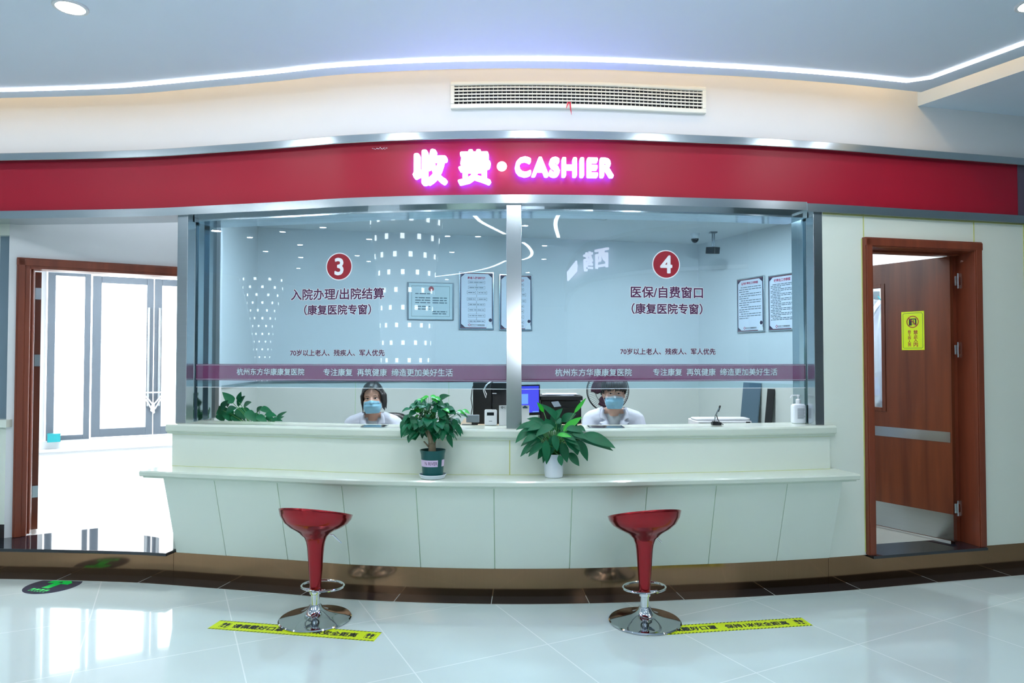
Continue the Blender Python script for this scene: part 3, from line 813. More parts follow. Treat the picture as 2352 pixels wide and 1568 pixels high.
tag(mb.build('hedge', M['foliage'], keep=True), 'bright garden hedge outside the back window, seen as a reflection', 'hedge', kind='stuff')
mb = MB(); mb.bx(-9, 9, -22, -14.15, -.15, -.1)
struct(mb.build('ground_garden', M['concrete'], keep=True))

# ================================================================== RECEPTION COUNTER
ctr = thing('reception_counter', 'long curved cream stone cashier counter with a lower ledge', 'counter', (0, F(0), 0.18))
topx = [362, 503, 642, 793, 960, 1137, 1310, 1477, 1638, 1808, 1935]; botx = [393, 527, 674, 810, 970, 1136, 1308, 1470, 1622, 1768, 1905]
def xof(x, z, off):
    Y = 4.5
    for _ in range(10):
        d = ray(x, 800); X = d.x / d.y * Y
        Y = F(X) - off
    return X
seam = []
for a, b in zip(topx, botx):
    y1 = 1105
    seam.append((xof(a, .735, .165) + xof(b, .183, .02)) / 2)
seam[0] = -2.325; seam[-1] = 2.14
for i in range(10):
    x0, x1 = seam[i] + .0018, seam[i + 1] - .0018
    mb = MB(); mb.sweep(x0, x1, [(.02, .184), (.165, .738), (.145, .738), (.006, .184)], 8)
    mb.build('front_panel', M['cream'], ctr, smooth=True, bevel=.0015)
mb = MB(); mb.sweep(seam[0] + .01, seam[-1] - .01, [(.013, .186), (.158, .729), (.006, .729), (.006, .186)], 50)
mb.build('carcass', M['jointg'], ctr, smooth=True)
lx0 = onZ(346, 1078, .78).x; lx1 = onZ(1952, 1090, .78).x + .02
mb = MB(); mb.sweep(lx0, lx1, [(.006, .73), (.215, .73), (.218, .743), (.245, .745), (.252, .75), (.254, .772), (.247, .781), (.006, .781)], 80)
mb.build('ledge', M['creamtop'], ctr, smooth=True)
ux0 = -2.365; ux1 = 2.15
mb = MB(); mb.sweep(ux0, -.0165, [(.02, .78), (.02, 1.012), (.006, 1.012), (.006, .78)], 40); mb.sweep(-.0125, ux1, [(.02, .78), (.02, 1.012), (.006, 1.012), (.006, .78)], 40)
mb.sweep(ux0 + .0, 2.11, [(.0005, .184), (.0005, 1.009), (-.08, 1.009), (-.08, .184)], 40)
mb.build('upper_panel', M['cream'], ctr, smooth=True)
mb = MB(); mb.box(fp(-.0145, .019, .896), (.006, .004, .228), RZ(-.0145)); mb.sweep(ux0, ux1, [(.001, .7812), (.0215, .7812), (.021, .783), (.001, .783)], 60); mb.sweep(ux0, ux1, [(.001, 1.0015), (.021, 1.0015), (.021, 1.004), (.001, 1.004)], 60)
mb.build('sealant_joint', M['joint'], ctr)
mb = MB(); mb.sweep(ux0 - .03, 2.115, [(-.23, 1.01), (.006, 1.01), (.006, 1.075), (-.23, 1.075)], 90); mb.sweep(ux0 - .03, ux1 + .03, [(.006, 1.004), (.032, 1.004), (.034, 1.018), (.046, 1.022), (.052, 1.03), (.052, 1.062), (.044, 1.072), (.036, 1.075), (.006, 1.075)], 90)
mb.build('counter_top', M['creamtop'], ctr, smooth=True)
# inner desk
mb = MB()
for i in range(24):
    X0 = -2.1 + 4.1 * i / 24; X1 = -2.1 + 4.1 * (i + 1) / 24
mb.sweep(-2.2, 2.0, [(-.24, .78), (-.24, .80), (-.62, .80), (-.62, .78)], 30)
dk = thing('desk', 'beige inner desk behind the cashier counter', 'desk', (0, F(0) + .45, .18))
mb.build('desktop', M['deskwood'], dk)
for X in (-2.15, -.15, 1.95):
    mb = MB(); mb.box(fp(X, -.43, .48), (.03, .36, .6), RZ(X)); mb.build('side_panel', M['deskwood'], dk)

# ================================================================== AIR VENT
gx0 = onF(1036, 215, .02).x; gx1 = onF(1620, 215, .02).x; ix0 = onF(1044, 215, .02).x; ix1 = onF(1612, 215, .02).x
vz0, vz1 = 3.155, 3.332; iz0, iz1 = 3.186, 3.308
vt = thing('air_vent', 'long cream air vent grille in the wall above the red band', 'vent', fp((gx0 + gx1) / 2, 0, vz0))
mb = MB()
for a, b, z0, z1 in ((gx0, gx1, vz0, iz0), (gx0, gx1, iz1, vz1), (gx0, ix0, iz0, iz1), (ix1, gx1, iz0, iz1)):
    mb.sweep(a, b, [(.0, z0), (.022, z0), (.026, z0 + .004), (.026, z1 - .004), (.022, z1), (.0, z1)], 24)
mb.build('frame', M['ivory'], vt, smooth=True)
mb = MB(); mb.sweep(ix0, ix1, [(.001, iz0), (.004, iz0), (.004, iz1), (.001, iz1)], 24); mb.build('backing', M['ventshade'], vt)
mb = MB()
for k in range(5):
    z = iz0 + .006 + (iz1 - iz0) * (k + .62) / 5.6
    mb.sweep(ix0, ix1, [(.012, z - .003), (.022, z - .005), (.022, z + .004), (.012, z + .006)], 24)
mb.build('slats', M['ivory'], vt)
mb = MB()
for k in range(1, 58):
    X = ix0 + (ix1 - ix0) * k / 58; mb.box(fp(X, .009, (iz0 + iz1) / 2), (.0032, .008, iz1 - iz0), RZ(X))
mb.build('fins', M['ivory'], vt)
q = onF(1306, 234, .03)
mb = MB()
pts1 = [q + Vector((0, 0, .0)), q + Vector((-.006, -.012, -.012)), q + Vector((-.016, -.01, -.045))]
pts2 = [q + Vector((0, 0, .0)), q + Vector((.008, -.014, -.006)), q + Vector((.012, -.012, -.05)), q + Vector((.018, -.008, -.088))]
mb.tube(pts1, [.005, .005, .002], 6, flat=.2); mb.tube(pts2, [.005, .006, .005, .001], 6, flat=.2)
tag(mb.build('ribbon', M['ribbon']), 'short red ribbon tied to the air vent', 'ribbon')
# peeled sticker scraps on the red band
for nm, x0, x1, yy in (('sticker_scrap', 856, 889, 340.5),):
    mb = MB(); rr = random.Random(3)
    for k in range(16):
        x = x0 + (x1 - x0) * k / 15 + rr.uniform(-1, 1); p = onF(x, yy + rr.uniform(-2, 2), .0012); s = rr.uniform(.002, .005)
        mb.add([p + Vector((-s, 0, -s * .5)), p + Vector((s, 0, -s * .3)), p + Vector((s * .6, 0, s * .6)), p + Vector((-s * .5, 0, s * .4))], [(0, 1, 2, 3)])
    tag(mb.build(nm, M['whiteink']), 'torn white sticker residue on the red band left of the lit sign', 'sticker')

# ================================================================== LIT SIGN
sg = thing('cashier_sign', 'lit white cashier sign letters on the red band', 'sign', onF(1180, 385, 0))
def sign_text(body, xa, xb, yc, hpx, name, dl):
    c = onF((xa + xb) / 2, yc, .045); X = c.x
    a = onF(xa, yc, .045); b = onF(xb, yc, .045); s = F(X) / FPX
    mb = MB(); text(mb, body, c, FT(X), Z3, width=(b - a).length, height=hpx * s, dil=dl, depth=.03)
    mb.build(name, M['letter'], sg)
    mb = MB(); text(mb, body, c - FN(X) * .0, FT(X), Z3, width=(b - a).length * 1.01, height=hpx * s, dil=dl, depth=-.025)
    return mb
for body, xa, xb, yc, h, nm, bd in (('收', 953, 1024, 385, 74, 'character', .009), ('费', 1055, 1125, 385, 74, 'character', .007), ('CASHIER', 1186, 1406, 385, 40, 'lettering', .0055)):
    m2 = sign_text(body, xa, xb, yc, h, nm, bd); m2.build('letter_return', M['halo'], sg)
c = onF(1153, 385, .045); mb = MB(); disc(mb, c + FN(c.x) * .03, .032, FT(c.x), Z3, 28); mb.build('dot', M['letter'], sg)
# ================================================================== DOORS
def frame_at(O, e, up=Z3):
    e = Vector(e).normalized(); n = Vector((e.y, -e.x, 0))     # n towards the lobby for e pointing +X
    return lambda t, k, z: Vector((O[0], O[1], 0)) + e * t + n * k + Z3 * z
def lbox(mb, fr, t0, t1, k0, k1, z0, z1, mi=0):
    vs = [fr(t, k, z) for t in (t0, t1) for k in (k0, k1) for z in (z0, z1)]
    mb.add(vs, [(0, 1, 3, 2), (4, 6, 7, 5), (0, 4, 5, 1), (2, 3, 7, 6), (0, 2, 6, 4), (1, 5, 7, 3)], mi)
# right door
e = (fp(XR, 0, 0) - fp(XL, 0, 0)); WDR = e.length
fr = frame_at(fp(XL, 0, 0), e)
dr_ = thing('door_1', 'red brown wooden door standing ajar in the right wall', None, fr(WDR / 2, 0, .183), kind='structure')
mb = MB()
for t0, t1 in ((0, .062), (WDR - .066, WDR)):
    lbox(mb, fr, t0, t1, -.17, .03, .183, 2.368); lbox(mb, fr, t0 + .008, t1 - .008, .03, .036, .183, 2.36)
lbox(mb, fr, .062, WDR - .066, -.17, .03, 2.30, 2.368); lbox(mb, fr, .0, WDR, .03, .036, 2.308, 2.36)
lbox(mb, fr, WDR - .11, WDR - .066, -.17, -.13, .183, 2.30)
lbox(mb, fr, .062, .075, -.17, -.1, .183, 2.30); lbox(mb, fr, .06, WDR - .066, -.17, -.1, 2.285, 2.30)
mb.build('frame', M['woodf'], dr_, bevel=.004)
H = Vector((3.205, 4.985, 0)); U_ = Vector((-.522, .853, 0)).normalized(); NL = Vector((-U_.y, U_.x, 0))
if NL.y > 0: NL = -NL
lf = lambda t, k, z: H + U_ * t + NL * k + Z3 * z
mb = MB(); S0, S1_, SZ0, SZ1 = .513, .64, 1.14, 2.09
for a in ((.0, S0, .2, 2.275), (S1_, .86, .2, 2.275), (S0, S1_, .2, SZ0), (S0, S1_, SZ1, 2.275)): lbox(mb, lf, a[0], a[1], -.042, 0, a[2], a[3])
leafo = mb.build('leaf', M['wood'], dr_)
mb = MB()
for a in ((S0 - .03, S0, SZ0 - .03, SZ1 + .03), (S1_, S1_ + .03, SZ0 - .03, SZ1 + .03), (S0, S1_, SZ0 - .03, SZ0), (S0, S1_, SZ1, SZ1 + .03)): lbox(mb, lf, a[0], a[1], 0, .006, a[2], a[3])
mb.build('glazing_bead', M['wood'], leafo, bevel=.002)
mb = MB(); lbox(mb, lf, S0, S1_, -.024, -.018, SZ0, SZ1); mb.build('glass_slit', M['clear'], leafo)
mb = MB(); lbox(mb, lf, .012, .86, .0005, .003, .914, .99); mb.build('steel_band', M['steel'], leafo)
mb = MB(); lbox(mb, lf, .0, .86, .0005, .003, .205, .395); lbox(mb, lf, -.002, 0, -.042, .003, .205, .395); mb.build('kick_plate', M['steel'], leafo)
for y in (645, 803, 1167):
    p = onY(2200, y, 4.97); zc = p.z
    mb = MB(); fj = frame_at(p, e)
    lbox(mb, fj, .004, .034, -.001, .002, zc - .055, zc - .03); lbox(mb, fj, .004, .034, -.001, .002, zc + .03, zc + .055); lbox(mb, fj, .022, .034, -.001, .002, zc - .03, zc + .03)
    lbox(mb, fj, -.026, -.006, -.001, .002, zc - .034, zc + .034)
    mb.tube([fj(0, 0, zc - .055), fj(0, 0, zc + .055)], .006, 10)
    mb.build('hinge', M['steel'], dr_, smooth=True)
mb = MB(); mb.sweep(XL + .015, XR - .02, [(-.2, .1805), (.055, .1805), (.055, .184), (-.2, .184)], 12); mb.sweep(XL + .015, XR - .02, [(.001, .165), (.055, .165), (.055, .1805), (.001, .1805)], 12)
struct(mb.build('trim_7', M['granite'], keep=True), 'black granite threshold of the right door')
# yellow no-entry sticker on the door leaf
nsr = NL; rt = -U_        # right-hand direction for someone facing the leaf
rt = Vector((NL.y * -1, NL.x, 0))
if rt.x < 0: rt = -rt
ya = onP(2071, 760, lf(0, .001, 0), NL); yb = onP(2123, 760, lf(0, .001, 0), NL)
ww = (yb - ya).length; yt = onP(2097, 715, lf(0, 0, 0), NL).z; ybt = onP(2097, 803.5, lf(0, 0, 0), NL).z
cc = (ya + yb) / 2; cc.z = (yt + ybt) / 2; hh = yt - ybt
st = thing('warning_sticker', 'yellow no entry sticker on the ajar wooden door', 'sticker', cc + Vector((0, 0, -hh / 2)))
P = lambda x, y, k=.0: cc + rt * (x * ww / 2) + Z3 * (y * hh / 2) + NL * k
mb = MB(); mb.poly([P(-1, -1), P(1, -1), P(1, 1), P(-1, 1)], .0008, NL); mb.build('sheet', M['yellow'], st)
def roundrect(w, h, r, n=6):
    o = []
    for q, (sx, sy) in enumerate(((1, 1), (-1, 1), (-1, -1), (1, -1))):
        for k in range(n + 1):
            a = PI / 2 * q + PI / 2 * k / n; o.append((sx * (w - r) + r * math.cos(a), sy * (h - r) + r * math.sin(a)))
    return o
mb = MB()
o1 = roundrect(.88 * ww / 2, .92 * hh / 2, .012); o2 = roundrect(.88 * ww / 2 - .003, .92 * hh / 2 - .003, .009)
W3 = lambda x, y, k: cc + rt * x + Z3 * y + NL * k
n_ = len(o1); mb.add([W3(x, y, .0013) for x, y in o1] + [W3(x, y, .0013) for x, y in o2], [(k, (k + 1) % n_, n_ + (k + 1) % n_, n_ + k) for k in range(n_)])
mb.build('border', M['signgreen'], st)
ic = W3(0, .46 * hh / 2, .0014); R_ = .27 * ww
mb = MB()
for x0, x1, y0, y1 in ((-.62, -.38, -.62, .55), (.38, .62, -.62, .55), (-.62, .62, .38, .55), (-.38, -.15, -.6, .38)):
    a = [ic + rt * (x * R_) + Z3 * (y * R_) for x, y in ((x0, y0), (x1, y0), (x1, y1), (x0, y1))]; mb.add(a, [(0, 1, 2, 3)])
disc(mb, ic + rt * .1 * R_ + Z3 * .22 * R_, .1 * R_, rt, Z3, 12)
for pts in (((.0, .1), (.2, .12), (.22, -.2), (.02, -.2)), ((.02, -.2), (.1, -.2), (-.02, -.6), (-.1, -.6)), ((.12, -.2), (.22, -.2), (.3, -.6), (.2, -.6))):
    mb.add([ic + rt * x * R_ + Z3 * y * R_ for x, y in pts], [(0, 1, 2, 3)])
mb.build('pictogram', M['ink'], st)
mb = MB(); ic2 = ic + NL * .0005; disc(mb, ic2, R_, rt, Z3, 40, 0, R_ * .86)
dq = (rt - Z3).normalized(); dp = (rt + Z3).normalized()
mb.add([ic2 + dq * s * .9 * R_ + dp * w_ * .07 * R_ for s, w_ in ((-1, -1), (1, -1), (1, 1), (-1, 1))], [(0, 1, 2, 3)])
for col, chars, y0, y1, sz in ((-.30, '非工作人员', .02, -.80, .115), (.25, '禁止入内', .0, -.80, .15)):
    for i, ch in enumerate(chars):
        y = y0 + (y1 - y0) * (i + .4) / (len(chars) - .2)
        text(mb, ch, W3(col * ww / 2, y * hh / 2, .0016), rt, Z3, width=sz * ww * 1.2, dil=.0007)
mb.build('prohibition_print', M['redink'], st)
# coat on a hook behind the slit
hk = onY(2014, 678, 6.38)
ct = thing('coat', 'white coat hanging on a hook behind the door glass', 'coat', (hk.x + .05, 6.34, 1.05))
mb = MB(); mb.box((hk.x, 6.395, hk.z), (.07, .01, .08)); mb.build('hook_plate', M['grey'], ct, bevel=.004)
mb = MB()
def cg(u, v):
    z = hk.z - .05 - v * 1.0; wd = .05 + .2 * min(1, v * 3) ** .7
    return Vector((hk.x + .04 + (u - .5) * 2 * wd, 6.33 - .03 * math.sin(u * 22 + v * 2) - .02 * math.sin(u * 9), z - .02 * math.sin(u * 8)))
mb.grid(cg, 40, 14); mb.build('cloth', M['coat'], ct, smooth=2, solid=.006)
mb = MB(); mb.tube([Vector((hk.x, 6.36, hk.z - .01)), Vector((hk.x + .01, 6.33, hk.z - .05)), Vector((hk.x + .1, 6.33, hk.z - .06)), Vector((hk.x + .2, 6.33, hk.z - .12))], .006, 6); mb.build('hanger', M['teal'], ct)
# left door frame and leaf
ld = thing('door_2', 'red brown door frame with the leaf open inwards at the left', None, ts(.65, 0, .18), kind='structure')
mb = MB(); lt = lambda t, s, z: ts(t, s, z)
for t0, t1 in ((0, .085), (1.28, 1.365)):
    lbox(mb, lt, t0, t1, -.03, .12, .2025, 2.285)
    lbox(mb, lt, t0 + .012, t1 - .03, -.038, -.03, .2025, 2.275)
lbox(mb, lt, .085, 1.28, -.03, .12, 2.205, 2.285); lbox(mb, lt, .0, 1.36, -.038, -.03, 2.225, 2.275)
lbox(mb, lt, .085, .10, .04, .12, .2025, 2.205)
mb.build('frame', M['woodf'], ld, bevel=.004)
hp_ = ts(.118, .155); vd = Vector((hp_.x, hp_.y, 0)).normalized(); fl2 = frame_at(hp_, vd)
mb = MB(); lbox(mb, fl2, 0, .86, -.02, .022, .21, 2.2); mb.build('leaf', M['wood'], ld, bevel=.002)
for y in (670, 826, 1133):
    p = onY(81, y, 5.2); q = frame_at(hp_ - vd * .004, Vector((vd.y, -vd.x, 0)))
    mb = MB(); lbox(mb, q, -.016, .02, 0, .003, p.z - .05, p.z + .04); mb.tube([q(-.03, .004, p.z - .075), q(-.03, .004, p.z + .05)], .007, 8)
    mb.build('hinge', M['steel'], ld)
# glass entrance doors
gp = ts(0, S1 - .05); tq = lambda x: (onP(x, 822, gp, DS) - P0).dot(DD)
ge = thing('door_3', 'grey framed glass entrance doors beyond the left doorway', None, ts(.8, S1 - .05, .44), kind='structure')
SG = S1 - .05
def gpanel(x0, x1, wl, wr, rt_, rb_, z0, z1, nm, pane=True):
    a, b = tq(x0), tq(x1); mb = MB()
    lbox(mb, lt, a, a + wl, SG - .03, SG + .03, z0, z1); lbox(mb, lt, b - wr, b, SG - .03, SG + .03, z0, z1)
    lbox(mb, lt, a + wl, b - wr, SG - .03, SG + .03, z0, z0 + rb_); lbox(mb, lt, a + wl, b - wr, SG - .03, SG + .03, z1 - rt_, z1)
    f = mb.build(nm, M['dgrey'], ge, bevel=.003)
    mb = MB(); lbox(mb, lt, a + wl, b - wr, SG - .004, SG + .004, z0 + rb_, z1 - rt_); mb.build('glass', M['clear'], f)
gpanel(108, 207, .085, .07, .05, .06, .44, 2.685, 'fixed_panel')
gpanel(211, 351.5, .105, .085, .09, .11, .455, 2.655, 'door_leaf')
gpanel(353.5, 500, .095, .105, .09, .11, .455, 2.655, 'door_leaf')
mb = MB(); lbox(mb, lt, tq(108), tq(520), SG - .04, SG + .04, 2.672, 2.70); mb.build('head_rail', M['wplastic'], ge)
for x in (341, 364.5):
    t = tq(x); mb = MB(); mb.tube([lt(t, SG - .09, .86), lt(t, SG - .09, 2.24)], .016, 12)
    for z in (1.0, 2.1): mb.tube([lt(t, SG - .03, z), lt(t, SG - .09, z)], .009, 8)
    mb.build('handle', M['steel'], ge, smooth=True)
ta, tb = tq(341), tq(364.5)
mb = MB()
for z, dz in ((1.0, -.10), (.96, -.14), (1.05, .0)):
    mb.tube([lt(ta - .03, SG - .105, z), lt((ta + tb) / 2 - .02, SG - .12, z + dz), lt((ta + tb) / 2 + .02, SG - .12, z + dz), lt(tb + .03, SG - .105, z)], .011, 6)
mb.tube([lt((ta + tb) / 2, SG - .12, .9), lt((ta + tb) / 2 - .01, SG - .12, .8), lt((ta + tb) / 2 + .012, SG - .12, .76)], [.02, .03, .012], 8)
tag(mb.build('tie', M['wplastic'], smooth=True), 'white cloth tie knotted round the entrance door handles', 'tie')
tc_ = tq(130); mb = MB(); mb.rbox(lt(tc_, S1 - .25, .49), (.14, .12, .1), .012, RD)
mb.rbox(lt(tc_, S1 - .25, .543), (.15, .13, .012), .012, RD)
tag(mb.build('box', M['teal']), 'small teal box on the white kerb by the entrance door', 'box')

# ================================================================== BAR STOOLS
def make_stool(loc, rotz, label):
    o = thing('bar_stool', label, 'bar stool', loc, rotz, 'red bar stools in front of the counter')
    W = WM[o.name]
    def bd(mb, name, mat, **k):
        mb.v = [W @ Vector(v) for v in mb.v]; return mb.build(name, mat, o, **k)
    prof = [(.030, .172), (.0325, .176), (.0356, .24), (.040, .30), (.044, .361), (.049, .421), (.054, .451), (.066, .482), (.098, .512), (.150, .542), (.182, .568), (.204, .604), (.213, .640)]
    def tilt(p, a, i):        # the rim dips away from the backrest (backrest at -Y)
        z = p.z
        if z > .5:
            q = (z - .5) / .138
            d = .5 + .5 * math.sin(a)          # 0 at backrest, 1 at the front
            z = z + q * (.047 - .125 * d)
            return Vector((p.x, p.y * (1 - .06 * q * (1 - d)), z))
        return p
    sec = []
    for i in range(len(prof) - 1):
        for k in range(3):
            u = k / 3; sec.append((prof[i][0] + (prof[i + 1][0] - prof[i][0]) * u, prof[i][1] + (prof[i + 1][1] - prof[i][1]) * u))
    sec.append(prof[-1])
    inner = [(.208, .641), (.198, .604), (.174, .576), (.135, .557), (.07, .548), (.004, .546)]
    mb = MB(); mb.lathe(sec + inner, seg=56, fn=tilt, capb=True, capt=True); bd(mb, 'seat_shell', M['stoolred'], smooth=2)
    mb = MB(); mb.lathe([(.029, .15), (.0325, .15), (.0335, .155), (.0335, .170), (.03, .174)], seg=32); bd(mb, 'collar', M['chrome'], smooth=True)
    mb = MB(); mb.lathe([(.0255, .07), (.0255, .152)], seg=32); bd(mb, 'column', M['chrome'], smooth=True)
    mb = MB(); mb.lathe([(.198, .0), (.2085, .002), (.209, .006), (.203, .012), (.17, .019), (.12, .028), (.08, .040), (.055, .055), (.042, .07), (.036, .082), (.031, .088), (.024, .089)], seg=72); bd(mb, 'base', M['chromed'], smooth=True)
    mb = MB(); mb.ring((.02, .05, .18), .128, .1, .0065, 56, 10)
    mb.tube([(-.03, -.005, .176), (-.07, -.02, .18)], .006, 8); mb.tube([(.03, -.005, .176), (.07, -.02, .18)], .006, 8); bd(mb, 'foot_ring', M['chrome'], smooth=True)
    mb = MB(); mb.tube([(.05, .03, .492), (.085, .05, .482), (.135, .06, .435)], .0048, 8); bd(mb, 'lever', M['chrome'], smooth=True)
    return o
s1 = onZ(724, 1421.5, 0); s2 = onZ(1481, 1427, 0)
make_stool((s1.x, s1.y, .0), math.radians(-13), 'red bar stool on the left, before window 3')
dup(bpy.data.objects['bar_stool'], (s2.x, s2.y, .0), math.radians(13), 'red bar stool on the right, before window 4')

# ================================================================== FLOOR STICKERS
def floor_strip(TL, TR, BR, BL, label):
    a = (TL + BL) / 2; b = (TR + BR) / 2; u = (b - a).normalized(); L_ = (b - a).length; v = Vector((-u.y, u.x, 0)); Wd = ((TL - BL).length + (TR - BR).length) / 2
    o = thing('floor_sticker', label, 'floor sticker', Vector((((a + b) / 2).x, ((a + b) / 2).y, 0)), 0, 'yellow distance stickers on the floor')
    P = lambda s, t, z: a + u * (s * L_) + v * (t * Wd / 2) + Z3 * z
    mb = MB(); mb.poly([P(0, -1, .0002), P(1, -1, .0002), P(1, 1, .0002), P(0, 1, .0002)], .0006, Z3); mb.build('sheet', M['yellow'], o)
    n = 46
    for t0, t1 in ((-1, -.84), (.84, 1)):
        mb = MB()
        for k in range(n):
            s0 = k / n; s1 = (k + .52) / n; sk = .5 / n
            mb.add([P(s0, t0, .0011), P(s1, t0, .0011), P(min(1, s1 + sk), t1, .0011), P(min(1, s0 + sk), t1, .0011)], [(0, 1, 2, 3)])
        mb.build('hazard_stripes', M['ink'], o)
    for body, s0, s1 in (('请佩戴好口罩', .123, .437), ('保持1米安全距离', .492, .877)):
        mb = MB(); text(mb, body, P((s0 + s1) / 2, 0, .0011), u, v, width=L_ * (s1 - s0), height=Wd * .42, dil=.0022)
        mb.build('lettering', M['ink'], o)
    for s0, flip in ((.045, 1), (.925, -1)):
        mb = MB()
        rr = [(s0, -.45), (s0 + .055, -.45), (s0 + .055, .45), (s0, .45)]
        for i in range(4):
            p = P(rr[i][0], rr[i][1], .0011); q = P(rr[(i + 1) % 4][0], rr[(i + 1) % 4][1], .0011); t = (q - p).normalized(); m_ = Vector((-t.y, t.x, 0)) * .0012
            mb.add([p - m_, q - m_, q + m_, p + m_], [(0, 1, 2, 3)])
        for ds in (.012, .036):
            c = P(s0 + ds + .003, .05 if ds < .02 else -.05, .0011)
            disc(mb, c + v * .012, .011, u, v, 14, ry=.02); disc(mb, c - v * .02, .008, u, v, 12, ry=.009)
        mb.build('footprint_icon', M['ink'], o)
    return L_
gz = lambda x, y: onZ(x, y, 0)
Ls = floor_strip(gz(505.5, 1424), gz(875.7, 1452), gz(860, 1472.6), gz(477, 1443.6), 'yellow safe distance floor sticker running under the left red stool')
TRr, BRr = gz(1841, 1418), gz(1867, 1436.4); ur = (gz(1564, 1435) - TRr).normalized()
floor_strip(TRr + ur * Ls, TRr, BRr, BRr + ur * Ls, 'yellow safe distance floor sticker reaching right from the right red stool')
c = gz(121.5, 1344); ad = (gz(157, 1331.5) - gz(106, 1349.5)).normalized(); au = Vector((-ad.y, ad.x, 0))
ar = thing('arrow_sticker', 'round dark floor sticker with a green arrow at the left', 'floor sticker', Vector((c.x, c.y, 0)))
mb = MB(); mb.lathe([(.17, .0003), (.17, .0009)], (c.x, c.y, 0), 56); mb.build('disc', M['decaldark'], ar)
mb = MB(); AP = lambda s, t: Vector((c.x, c.y, .0014)) + ad * s * .17 + au * t * .17
mb.add([AP(-.35, -.17), AP(.3, -.17), AP(.3, .17), AP(-.35, .17)], [(0, 1, 2, 3)]); mb.add([AP(.2, .5), AP(.2, .17), AP(.45, -.0), AP(.78, 0), AP(.42, .5)], [(0, 1, 2, 3, 4)]); mb.add([AP(.2, -.5), AP(.42, -.5), AP(.78, 0), AP(.45, 0), AP(.2, -.17)], [(0, 1, 2, 3, 4)])
mb.build('arrow', M['fluogreen'], ar)
mb = MB()
for k in range(4): mb.add([AP(-.62, .42 - k * .22), AP(-.62, .26 - k * .22), AP(-.46, .26 - k * .22), AP(-.46, .42 - k * .22)], [(0, 1, 2, 3)])
for k in range(6): mb.add([AP(-.74, .40 - k * .14), AP(-.74, .32 - k * .14), AP(-.68, .32 - k * .14), AP(-.68, .40 - k * .14)], [(0, 1, 2, 3)])
mb.build('small_print', M['fluogreen'], ar)

# ================================================================== PLANTS
def leaf(mb, base, d, up, L_, W_, droop=.5, heart=False, fold=.25, n=7, twist=0):
    d = Vector(d).normalized(); up = Vector(up); side = d.cross(up).normalized(); up = side.cross(d).normalized()
    if twist: 
        R = Matrix.Rotation(twist, 3, d); side = R @ side; up = R @ up
    vs = []; p = Vector(base); dirn = d.copy()
    for i in range(n + 1):
        s = i / n
        if heart: w_ = W_ / 2 * (math.sin(PI * min(1, s ** .55)) ** .8 if s > 0 else .25) * (1 if s < .95 else .5)
        else: w_ = W_ / 2 * math.sin(PI * s ** .8) ** .85 if 0 < s < 1 else .001
        w_ = max(w_, .0012)
        nn_ = side.cross(dirn).normalized()
        vs += [p - side * w_ + nn_ * w_ * fold, p + Vector((0, 0, 0)), p + side * w_ + nn_ * w_ * fold]
        p = p + dirn * (L_ / n)
        dirn = (dirn - Z3 * droop / n).normalized()
    fs = []
    for i in range(n):
        b = i * 3; fs += [(b, b + 1, b + 4, b + 3), (b + 1, b + 2, b + 5, b + 4)]
    mb.add(vs, fs)
def plant_base(name, label, loc): return thing(name, label, 'potted plant', loc)
def clampf(mb):      # leaves lie against the counter instead of passing through it
    for v in mb.v:
        if v.z < 1.115: v.y = min(v.y, F(v.x) - .058 - .004 * math.sin(v.x * 90))
# bushy plant in the green pot
c = onZ(994, 1097, .782); pl = plant_base('potted_tree', 'bushy little tree in a teal pot on the counter ledge', c)
z0 = .782
mb = MB(); mb.lathe([(.068, 0.0), (.074, .002), (.083, .022), (.0855, .024), (.083, .026), (.07, .006), (.001, .006)], (c.x, c.y, z0), 40, capt=False); mb.build('saucer', M['potwhite'], pl, smooth=True)
mb = MB(); mb.lathe([(.062, .007), (.0635, .009), (.073, .128), (.0745, .15), (.080, .170), (.0805, .176), (.077, .176), (.071, .15), (.069, .13)], (c.x, c.y, z0), 40, capt=False); mb.build('pot', M['potgreen'], pl, smooth=True)
mb = MB(); mb.lathe([(.001, .150), (.0705, .150)], (c.x, c.y, z0), 32, capb=False, capt=False); mb.build('soil', M['soil'], pl)
mb = MB()
def potpt(a, z, k=.0012):
    r = .0635 + (z - .009) * (.073 - .0635) / .119 + k; return Vector((c.x + r * math.cos(a), c.y + r * math.sin(a), z0 + z))
for a0, a1 in ((-PI / 2 - 1.35, -PI / 2 + .56), (-PI / 2 + .98, -PI / 2 + 1.5)):
    mb.grid(lambda u, v: potpt(a0 + (a1 - a0) * u, .077 + .041 * v), 14, 1)
lb = mb.build('label_band', M['lilac'], pl)
mb = MB(); g = MB()
text(g, 'N RIVER', (0, 0, 0), (1, 0, 0), (0, 1, 0), width=.078, height=.021)
xs_ = [(p.x, p.y) for p in g.v]
mb.add([potpt(-PI / 2 - .05 + x / .07, .0975 + y, .002) for x, y in xs_], g.f)
mb.build('lettering', M['purpleink'], lb)
mb = MB(); t0 = Vector((c.x - .004, c.y, z0 + .145))
mb.tube([t0, t0 + Vector((.0, 0, .04)), t0 + Vector((-.002, 0, .075))], [.026, .023, .022], 12)
br = []
for a, h, o_ in ((-2.2, .16, .045), (.6, .17, .05), (1.7, .15, .04), (-.7, .16, .06), (3.0, .14, .05)):
    q = t0 + Vector((math.cos(a) * o_, math.sin(a) * o_ * .8, .075 + h * .6)); br.append(q)
    mb.tube([t0 + Vector((math.cos(a) * .008, math.sin(a) * .008, .065)), t0 + Vector((math.cos(a) * .02, math.sin(a) * .015, .11)), q], [.014, .010, .005], 8)
mb.tube([t0 + Vector((-.02, -.01, .05)), t0 + Vector((-.05, -.02, .085))], [.006, .004], 7)
